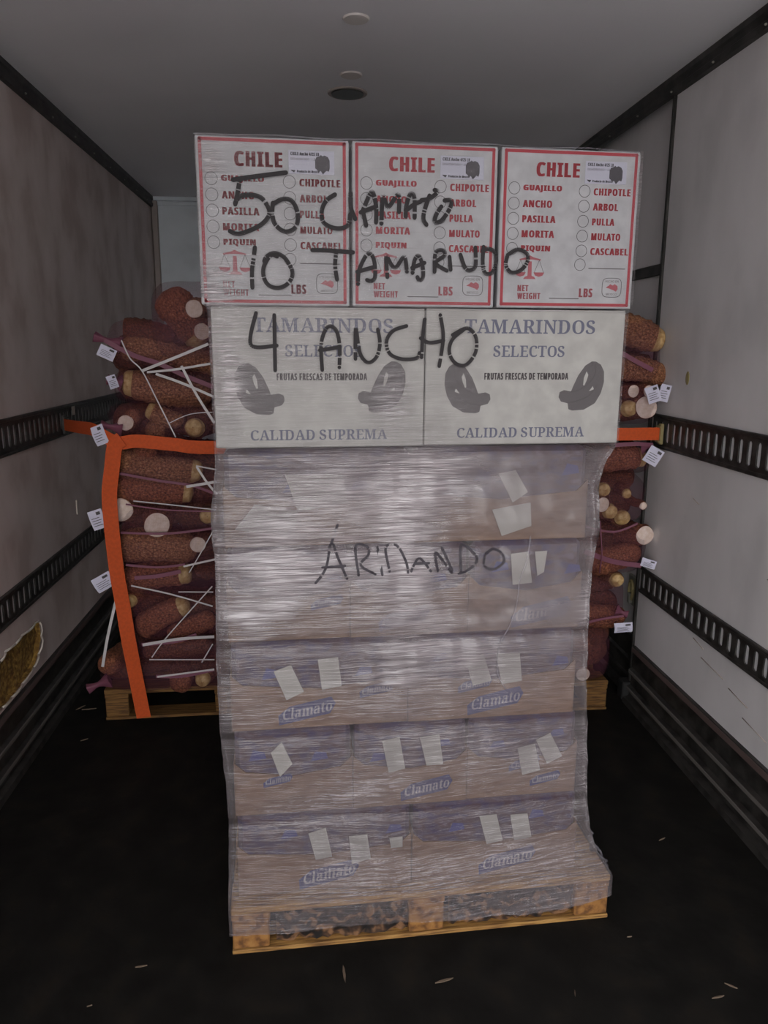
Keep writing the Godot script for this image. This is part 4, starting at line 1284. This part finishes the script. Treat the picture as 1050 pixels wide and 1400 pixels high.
func build_heaps() -> void:
	var left_roots = [
		["e", -0.462, 1.711, -3.120, 0.26, 0.040, 0, 1, 0, "white cassava cut face at the very peak of the left heap"],
		["s", -0.522, 1.674, -3.120, 0.250, 0.071, -52, 0, 2, "big brown cassava root on top of the left heap tilted steeply down"],
		["e", -0.415, 1.628, -3.120, 0.26, 0.037, 0, 1, 0, "white cassava cut face on the left heap top beside the red bordered carton"],
		["s", -0.642, 1.621, -3.120, 0.188, 0.043, -4, 1, 0, "dark brown cassava root with pale cut end near the peak of the left heap"],
		["s", -0.641, 1.549, -3.120, 0.240, 0.049, -10, 0, 0, "rough brown cassava root behind the pink fold at the left heap top"],
		["s", -0.466, 1.510, -3.120, 0.202, 0.046, -14, 0, 2, "cassava root with yellowish end beside the upper white carton and flat white strap"],
		["s", -0.584, 1.402, -3.120, 0.353, 0.055, -7, 2, 0, "long brown cassava root with peeled yellow band under the crossing white straps"],
		["e", -0.745, 1.275, -3.120, 0.26, 0.036, 0, 1, 0, "small white cut cassava face just above the left corner of the orange strap"],
		["s", -0.601, 1.301, -3.120, 0.151, 0.038, -25, 2, 0, "short cassava root with pale yellow tip above the horizontal orange strap"],
		["e", -0.630, 1.240, -3.120, 0.26, 0.044, 0, 0, 0, "rounded brown cassava butt resting right on the orange strap"],
		["e", -0.489, 1.260, -3.120, 0.26, 0.047, 0, 2, 0, "yellowish brown cassava end facing out just above the orange strap"],
		["s", -0.638, 1.092, -3.120, 0.348, 0.059, -10, 0, 2, "long knobbly cassava root directly under the horizontal orange strap"],
		["s", -0.658, 0.997, -3.120, 0.303, 0.050, -10, 1, 2, "cassava root with pale left tip and yellow peeled right end"],
		["e", -0.779, 0.929, -3.120, 0.26, 0.056, 0, 1, 0, "large white cassava face half hidden behind the hanging orange strap"],
		["e", -0.668, 0.878, -3.120, 0.26, 0.060, 0, 1, 0, "large round white cassava face in the middle of the left heap"],
		["e", -0.461, 0.894, -3.120, 0.26, 0.041, 0, 2, 0, "yellow brown cassava end above a white strap beside the wrapped cases"],
		["s", -0.657, 0.761, -3.120, 0.320, 0.069, -8, 0, 0, "thickest brown cassava root under the large round white face"],
		["e", -0.472, 0.785, -3.120, 0.26, 0.039, 0, 1, 0, "pale cassava face beside the fat brown root and the wrapped cases"],
		["s", -0.673, 0.635, -3.120, 0.292, 0.058, 4, 0, 2, "reddish cassava root with yellow tip under a double white strap"],
		["e", -0.756, 0.548, -3.120, 0.26, 0.034, 0, 2, 0, "pale cassava stub beside the orange strap above the lower crossing straps"],
		["s", -0.656, 0.462, -3.120, 0.246, 0.052, 22, 0, 2, "scaly cassava root with pale yellow tip leaning up right in the lower left heap"],
		["s", -0.540, 0.407, -3.120, 0.223, 0.046, 20, 0, 0, "reddish cassava root under a thin diagonal white strap low in the left heap"],
		["s", -0.603, 0.316, -3.120, 0.298, 0.044, 6, 0, 0, "slim dark cassava root just above the lowest flat white strap on the left"],
		["e", -0.598, 0.169, -3.120, 0.26, 0.050, 0, 0, 0, "gnarled brown cassava butt sagging over the edge of the left rear pallet"],
		["e", -0.477, 0.185, -3.120, 0.26, 0.041, 0, 2, 0, "yellowish cassava end low beside the wrapped cases over the left rear pallet"],
		["e", -0.868, 0.252, -3.120, 0.26, 0.050, 0, 0, 0, "round brown cassava butt in the tied sack corner left of the hanging strap"],
		["s", -0.725, 1.144, -3.120, 0.176, 0.041, 20, 0, 0, "short brown cassava root tucked in the corner under the orange strap"],
		["e", -0.709, 1.304, -3.120, 0.26, 0.035, 0, 0, 0, "brown cassava end beside a small white cut face over the orange strap"],
	]
	var right_roots = [
		["s", 1.300, 1.624, -3.080, 0.225, 0.062, -12, 0, 2, "brown cassava root on the top of the right heap below the ceiling side rail"],
		["s", 1.317, 1.478, -3.080, 0.246, 0.051, -10, 0, 0, "cassava root with a pink fold across it near the right heap top"],
		["e", 1.252, 1.404, -3.080, 0.26, 0.030, 0, 1, 0, "small white cassava face tucked beside the serif lettered carton"],
		["e", 1.326, 1.401, -3.080, 0.26, 0.030, 0, 1, 0, "flattened white cassava face just above the biggest white face on the right"],
		["e", 1.251, 1.324, -3.080, 0.26, 0.042, 0, 2, 0, "yellow cassava face behind the serif lettered carton edge"],
		["e", 1.326, 1.329, -3.080, 0.26, 0.054, 0, 1, 0, "biggest white cassava face on the right heap above the orange strap"],
		["s", 1.269, 1.116, -3.080, 0.214, 0.052, 6, 0, 2, "orange brown cassava root right under the orange strap on the right"],
		["e", 1.192, 1.002, -3.080, 0.26, 0.037, 0, 2, 0, "pale cassava face beside the bulging film on the right heap"],
		["e", 1.155, 0.940, -3.080, 0.26, 0.037, 0, 1, 0, "white cassava face half behind the wrapped load on the right"],
		["e", 1.196, 0.895, -3.080, 0.26, 0.040, 0, 2, 0, "yellowish cassava stub above the pinkish dangling cord"],
		["e", 1.271, 0.872, -3.080, 0.26, 0.040, 0, 2, 0, "yellowish cassava stub left of a clean white face on the right heap"],
		["e", 1.354, 0.793, -3.080, 0.26, 0.049, 0, 1, 0, "clean white cassava face at the wall side of the right heap"],
		["e", 1.354, 0.928, -3.080, 0.26, 0.019, 0, 1, 0, "tiny white cassava tip near the wall seam on the right heap"],
		["e", 1.295, 0.982, -3.080, 0.26, 0.025, 0, 2, 0, "small pale cassava sliver in the netting on the right heap"],
		["s", 1.261, 0.694, -3.080, 0.252, 0.057, 4, 0, 0, "brown cassava root with a pink fold above the metal latch"],
		["e", 1.267, 0.602, -3.080, 0.26, 0.038, 0, 2, 0, "yellow cassava end showing under a pink fold on the right heap"],
		["s", 1.227, 0.433, -3.080, 0.211, 0.051, -4, 0, 0, "cassava root inside the smooth red sack low on the right heap"],
		["e", 1.155, 0.313, -3.080, 0.26, 0.042, 0, 0, 0, "brown cassava butt low behind the wrapped cases on the right"],
		["e", 1.134, 0.176, -3.080, 0.26, 0.036, 0, 1, 0, "white cassava face just above the right rear pallet"],
	]
	pallet("older wooden pallet under the left cassava heap", 1.02, 1.0, Transform3D(Basis(Vector3.UP, 0.03), Vector3(-0.919, 0, -3.11)), false)
	pallet("older wooden pallet under the right cassava heap beside the wall seam", 0.98, 1.0, Transform3D(Basis(Vector3.UP, 0.0), Vector3(0.285, 0, -3.043)), false)
	var skins := [M.skin_brown, M.skin_red, M.skin_dark]
	for heap in [left_roots, right_roots]:
		var group := "cassava roots of the left heap" if heap == left_roots else "cassava roots of the right heap"
		for r in heap:
			var at := Vector3(r[1], r[2], r[3] - (0.05 if (r[9] as String).contains("steeply") else 0.0))
			var skin: Material = skins[rng.randi() % 2]
			if (r[9] as String).contains("red"):
				skin = M.skin_red
			elif (r[9] as String).contains("dark"):
				skin = M.skin_dark
			if r[0] == "s":
				cassava(r[9], at, Basis(Vector3.BACK, deg_to_rad(r[6])) * Basis(Vector3.UP, rng.randf_range(-0.12, 0.12)), r[4], r[5], r[7], r[8], skin, group)
			else:
				cassava(r[9], at + Vector3(0, 0, 0.062 - r[4] / 2), Basis(Vector3.UP, -PI / 2 + rng.randf_range(-0.18, 0.18)) , r[4], r[5], 0, r[7], skin, group)
	# sacks, topmost first: left, right, bottom, top
	var ls := [[-0.81, -0.30, 1.473, 1.675], [-0.794, -0.30, 1.346, 1.491], [-0.824, -0.30, 1.197, 1.36], [-0.822, -0.30, 0.939, 1.185], [-0.83, -0.30, 0.824, 0.952], [-0.831, -0.30, 0.682, 0.836], [-0.818, -0.30, 0.559, 0.699], [-0.815, -0.30, 0.377, 0.572], [-0.791, -0.30, 0.278, 0.388], [-0.93, -0.30, 0.140, 0.296]]
	var ln := ["topmost pink net sack of the left heap with a paper tag at its neck", "pink net sack under the topmost one of the left heap", "pink net sack just above the orange strap on the left heap", "pink net sack directly under the orange strap on the left heap", "pink net sack with two large white cut faces on the left heap", "pink net sack holding the thickest root of the left heap", "pink net sack with a double white strap across it on the left heap", "pink net sack with a root leaning up right low in the left heap", "thin pink net sack second from the bottom of the left heap", "lowest pink net sack of the left heap with its tied corner over the pallet"]
	var L := []
	for k in ls.size():
		L.append(sack(ln[k], ls[k], -3.037, 0.34, "net sacks of the left heap"))
	obj("netting", net_hull(Vector3(0.32, 0.30, 0.24), 5.0), M.net, L[0]).position = Vector3(-0.47, 1.665, -3.16) - L[0].position
	var rs := [[1.12, 1.392, 1.42, 1.687], [1.10, 1.394, 1.265, 1.438], [1.06, 1.386, 1.059, 1.19], [1.05, 1.372, 0.847, 1.063], [1.04, 1.395, 0.625, 0.855], [1.03, 1.318, 0.383, 0.627], [1.02, 1.268, 0.140, 0.389]]
	var rn := ["topmost pink net sack of the right heap", "pink net sack above the orange strap on the right heap with two tags", "pink net sack directly under the orange strap on the right heap", "pink net sack with small pale stubs in the middle of the right heap", "pink net sack with a clean white face beside the lower wall rail", "smooth red net sack beside the metal latch with a tag hanging below", "lowest pink net sack of the right heap above its pallet"]
	var R := []
	for k in rs.size():
		R.append(sack(rn[k], rs[k], -2.997, 0.34, "net sacks of the right heap"))
	var hidden := "cassava root half hidden behind the front roots inside a net sack"
	var seen_through := 0
	for e in [[ls, -3.27, -0.30], [rs, -3.235, 1.20]]:
		for b in e[0]:
			var h: float = b[3] - b[2]
			for k in (2 if h > 0.2 else 1):
				for j in 2:
					seen_through += 1
					var x: float = lerpf(b[0] + 0.14, b[1] - 0.14, j) if b[1] - b[0] > 0.4 else (b[0] + b[1]) / 2 + 0.02
					if (j == 1 and b[1] - b[0] <= 0.4) or (j == 0 and k == 1 and b == ls[0]):
						continue
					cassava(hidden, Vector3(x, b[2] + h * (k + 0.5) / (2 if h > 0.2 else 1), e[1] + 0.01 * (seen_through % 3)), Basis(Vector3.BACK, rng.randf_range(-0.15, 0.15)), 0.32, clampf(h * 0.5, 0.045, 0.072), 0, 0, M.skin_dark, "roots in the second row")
	# folds, necks, tags
	var zl := -3.036
	fold(L[0], [-0.796, 1.592, -0.689, 1.535, -0.599, 1.506, -0.508, 1.462, -0.396, 1.417], zl, 0.022)
	fold(L[3], [-0.774, 1.084, -0.624, 1.053, -0.498, 1.031, -0.402, 0.995], zl, 0.012)
	fold(L[4], [-0.784, 0.845, -0.599, 0.839, -0.419, 0.858], zl)
	fold(L[4], [-0.756, 0.960, -0.594, 0.935, -0.414, 0.927], zl, 0.007)
	fold(L[5], [-0.772, 0.712, -0.650, 0.698, -0.539, 0.708], zl)
	fold(L[6], [-0.741, 0.657, -0.652, 0.661, -0.558, 0.680], zl, 0.020)
	fold(L[8], [-0.730, 0.371, -0.588, 0.383, -0.509, 0.406], zl, 0.018)
	fold(L[9], [-0.682, 0.227, -0.572, 0.227, -0.441, 0.252], zl, 0.016)
	neck(L[0], Vector3(-0.74, 1.575, -3.06), Vector3(-0.835, 1.605, -3.05))
	neck(L[2], Vector3(-0.76, 1.255, -3.07), Vector3(-0.835, 1.270, -3.05))
	neck(L[9], Vector3(-0.88, 0.205, -3.07), Vector3(-0.965, 0.175, -3.05))
	neck(L[1], Vector3(-0.755, 1.43, -3.08), Vector3(-0.80, 1.445, -3.06))
	paper_tag(L[0], Vector3(-0.785, 1.545, -3.020), 0.062, 0.045, -0.45, 0.2)
	paper_tag(L[1], Vector3(-0.772, 1.437, -3.022), 0.035, 0.05, 0.3, 0.5)
	paper_tag(L[2], Vector3(-0.833, 1.235, -3.018), 0.052, 0.075, 0.35, -0.2)
	paper_tag(L[4], Vector3(-0.868, 0.900, -3.030), 0.055, 0.078, 0.30, 0.1)
	paper_tag(L[6], Vector3(-0.862, 0.642, -3.030), 0.080, 0.062, 0.50, 0.1)
	var zr := -2.996
	fold(R[0], [1.202, 1.555, 1.264, 1.521, 1.336, 1.487], zr, 0.022)
	fold(R[2], [1.204, 1.187, 1.289, 1.192, 1.360, 1.186], zr, 0.020)
	fold(R[3], [1.097, 0.851, 1.223, 0.824, 1.321, 0.860], zr, 0.010)
	fold(R[4], [1.103, 0.744, 1.223, 0.698, 1.354, 0.676], zr, 0.026)
	fold(R[5], [1.110, 0.426, 1.218, 0.446, 1.291, 0.457], zr, 0.012)
	paper_tag(R[0], Vector3(1.337, 1.392, -2.975), 0.052, 0.066, 0.35, -0.2)
	paper_tag(R[1], Vector3(1.385, 1.397, -2.978), 0.040, 0.068, -0.2, -0.5)
	paper_tag(R[2], Vector3(1.358, 1.144, -2.975), 0.060, 0.070, -0.5, -0.3)
	paper_tag(R[4], Vector3(1.375, 0.690, -2.978), 0.060, 0.036, -0.25, -0.3)
	paper_tag(R[5], Vector3(1.288, 0.408, -2.980), 0.080, 0.042, 0.05)
	neck(R[2], Vector3(1.33, 1.17, -3.03), Vector3(1.37, 1.18, -3.01))
	neck(R[5], Vector3(1.27, 0.47, -3.03), Vector3(1.315, 0.455, -3.01))
	# white packing straps
	var zs := -3.026
	strap_piece("thin white strap from the topmost left sack down to the orange strap", [-0.731, 1.592, -0.703, 1.524, -0.662, 1.478, -0.611, 1.365, -0.549, 1.224], 0.0045, zs)
	strap_piece("flat white strap rising from the crossing to the upper cartons", [-0.662, 1.478, -0.534, 1.528, -0.408, 1.580], 0.0105, zs + 0.003)
	strap_piece("flat white strap nearly level from the crossing to the cartons", [-0.643, 1.473, -0.536, 1.484, -0.403, 1.506], 0.0083, zs + 0.004)
	strap_piece("flat white strap falling right from the crossing", [-0.611, 1.467, -0.511, 1.432, -0.397, 1.381], 0.0097, zs + 0.001)
	strap_piece("steep white strap beside the tamarind carton", [-0.511, 1.498, -0.458, 1.387, -0.396, 1.280], 0.0097, zs + 0.006)
	strap_piece("thin white cord over the yellowish root end above the orange strap", [-0.569, 1.280, -0.489, 1.314, -0.400, 1.322], 0.0030, zs + 0.002)
	strap_piece("short white strap just below the orange strap near the cases", [-0.476, 1.111, -0.395, 1.096], 0.0053, zs)
	strap_piece("short steep white strap below the orange strap near the cases", [-0.474, 1.108, -0.439, 1.049, -0.399, 0.996], 0.0083, zs + 0.002)
	strap_piece("doubled white strap under the long knobbly root", [-0.517, 1.029, -0.397, 1.049], 0.0105, zs + 0.004)
	strap_piece("thin white cord above the large round white face", [-0.726, 0.973, -0.563, 0.956, -0.407, 0.933], 0.0045, zs)
	strap_piece("white strap at the lower end of the thickest root", [-0.544, 0.703, -0.412, 0.731], 0.0075, zs)
	strap_piece("thin white cord slanting up past the pale face near the cases", [-0.522, 0.678, -0.472, 0.760, -0.419, 0.850], 0.0037, zs + 0.003)
	strap_piece("white strap falling right from the hanging orange strap", [-0.754, 0.628, -0.597, 0.584, -0.435, 0.533], 0.0060, zs)
	strap_piece("level white strap above the leaning scaly root", [-0.570, 0.595, -0.430, 0.595], 0.0045, zs + 0.003)
	strap_piece("long thin white cord slanting down left over the lower heap", [-0.432, 0.620, -0.621, 0.411, -0.691, 0.317], 0.0045, zs + 0.005)
	strap_piece("broad level white strap under the leaning scaly root", [-0.726, 0.370, -0.577, 0.394, -0.435, 0.399], 0.0120, zs)
	strap_piece("thin level white strap above the lowest left sack", [-0.703, 0.305, -0.439, 0.296], 0.0045, zs)
	strap_piece("pale strap across the lowest left sack", [-0.675, 0.229, -0.441, 0.254], 0.0075, zs + 0.003)
	strap_piece("short thin white cord slanting up beside the cases in the lowest layers", [-0.490, 0.288, -0.442, 0.368], 0.0045, zs + 0.005)
	strap_piece("loose white strap dangling left of the orange strap to the tied corner", [-0.821, 0.567, -0.863, 0.412, -0.893, 0.279], 0.0112, zs - 0.010)
	var st := start()
	add_tube(st, [Vector3.ZERO, Vector3(0.004, 0.08, 0.004), Vector3(-0.012, 0.224, 0)], 0.003, 6)
	var cord := obj("dangling_cord", done(st), M.pink_net)
	cord.position = Vector3(1.169, 0.651, -2.984)
	tag(cord, "pinkish cord hanging down the right heap", "cord")
	# the orange strap across the truck with its hanging tail
	var web := thing("ratchet_strap", "orange webbing strap across both heaps with a long tail hanging on the left", "strap", Transform3D(Basis.IDENTITY, Vector3(-0.757, 1.208, -3.0)))
	var o := web.position
	var path := [Vector3(-1.136, 1.224, -3.56), Vector3(-1.02, 1.236, -3.34), Vector3(-0.90, 1.250, -3.12), Vector3(-0.855, 1.250, -3.04), Vector3(-0.765, 1.208, -3.004), Vector3(-0.69, 1.214, -2.998), Vector3(-0.55, 1.200, -2.998), Vector3(-0.38, 1.187, -3.0), Vector3(0.4, 1.20, -2.992), Vector3(1.10, 1.230, -2.984), Vector3(1.25, 1.233, -2.982), Vector3(1.392, 1.233, -2.992)]
	for k in path.size():
		path[k] -= o
	st = start()
	add_band(st, smooth_path(path, 5), [Vector3.UP], 0.051, 0.0014)
	obj("webbing", done(st), M.orange_web, web)
	var tail := [Vector3(-0.745, 1.222, -2.992), Vector3(-0.772, 1.195, -2.990), Vector3(-0.789, 1.107, -2.992), Vector3(-0.807, 1.006, -2.998), Vector3(-0.807, 0.883, -2.996), Vector3(-0.800, 0.697, -2.998), Vector3(-0.785, 0.541, -3.0), Vector3(-0.772, 0.399, -2.998), Vector3(-0.755, 0.223, -3.01), Vector3(-0.738, 0.052, -3.02)]
	for k in tail.size():
		tail[k] -= o
	st = start()
	add_band(st, smooth_path(tail, 5), [Vector3(0.8, 0.6, 0), Vector3(1, 0.2, 0)] if false else [Vector3.RIGHT], 0.058, 0.0014)
	var t := obj("hanging_tail", done(st), M.orange_web, web)
	t.set_meta("label", "loose orange tail hanging to the pallet")
	for e in [[Vector3(1.394, 1.232, -2.992), 1.0], [Vector3(-1.137, 1.224, -3.56), -1.0]]:
		st = start()
		add_box(st, Vector3(-0.012, -0.042, -0.012), Vector3(0.003, 0.042, 0.012), 0.003)
		add_box(st, Vector3(-0.020, -0.034, -0.020), Vector3(-0.010, -0.026, 0.020), 0.002)
		add_box(st, Vector3(-0.020, 0.026, -0.020), Vector3(-0.010, 0.034, 0.020), 0.002)
		var f := obj("rail_fitting", done(st), M.brass if e[1] > 0 else M.rail, web)
		f.transform = Transform3D(Basis.from_scale(Vector3(e[1], 1, 1)) if e[1] > 0 else Basis(Vector3.UP, PI), e[0] - o)
	# the metal latch in the gap by the seam
	var latch := thing("metal_latch", "pale metal latch on the far wall in the gap beside the lower right rail", "latch", Transform3D(Basis.IDENTITY, Vector3(1.432, 0.42, -3.26)))
	st = start()
	var ring := []
	for k in 21:
		ring.append(Vector3(0, 0.062 + 0.045 * sin(TAU * k / 20), 0.020 * cos(TAU * k / 20)))
	add_tube(st, ring, 0.008, 8)
	obj("loop", done(st), M.brass, latch)
	obj("plate", box(Vector3(0.004, -0.01, -0.045), Vector3(0.018, 0.13, 0.045), 0.004), M.steel, latch)
	obj("pin", box(Vector3(-0.012, 0.0, -0.012), Vector3(0.008, 0.05, 0.012), 0.004), M.steel, latch)

func build_litter() -> void:
	var spots := [[0.05, -1.667, 0.056, 1.6], [0.302, -1.625, 0.05, 0.2], [-1.062, -3.237, 0.05, 0.9], [-1.02, -3.22, 0.06, 0.1], [-0.962, -2.944, 0.03, 0.5], [0.83, -1.73, 0.014, 0.0], [0.97, -1.52, 0.035, 0.1], [1.02, -1.55, 0.03, -0.7], [0.62, -1.56, 0.02, 1.3], [1.106, -2.133, 0.03, 0.4], [-0.472, -1.734, 0.03, 0.1], [-0.57, -1.62, 0.012, 0.3]]
	for s in spots:
		var st := start()
		add_prism(st, pairs([-500, -30, -100, -70, 300, -40, 500, 20, 150, 60, -250, 40], 0.001 * s[2]), 0.0005, 0.0035, Transform3D(Basis(Vector3.UP, s[3]) * Basis(Vector3.RIGHT, -PI / 2), Vector3.ZERO))
		var o := obj("wood_splinter", done(st), M.splinter)
		o.position = Vector3(s[0], 0.0, s[1])
		tag(o, "small pale wood splinter lying on the black floor", "splinter", "scattered splinters on the floor")
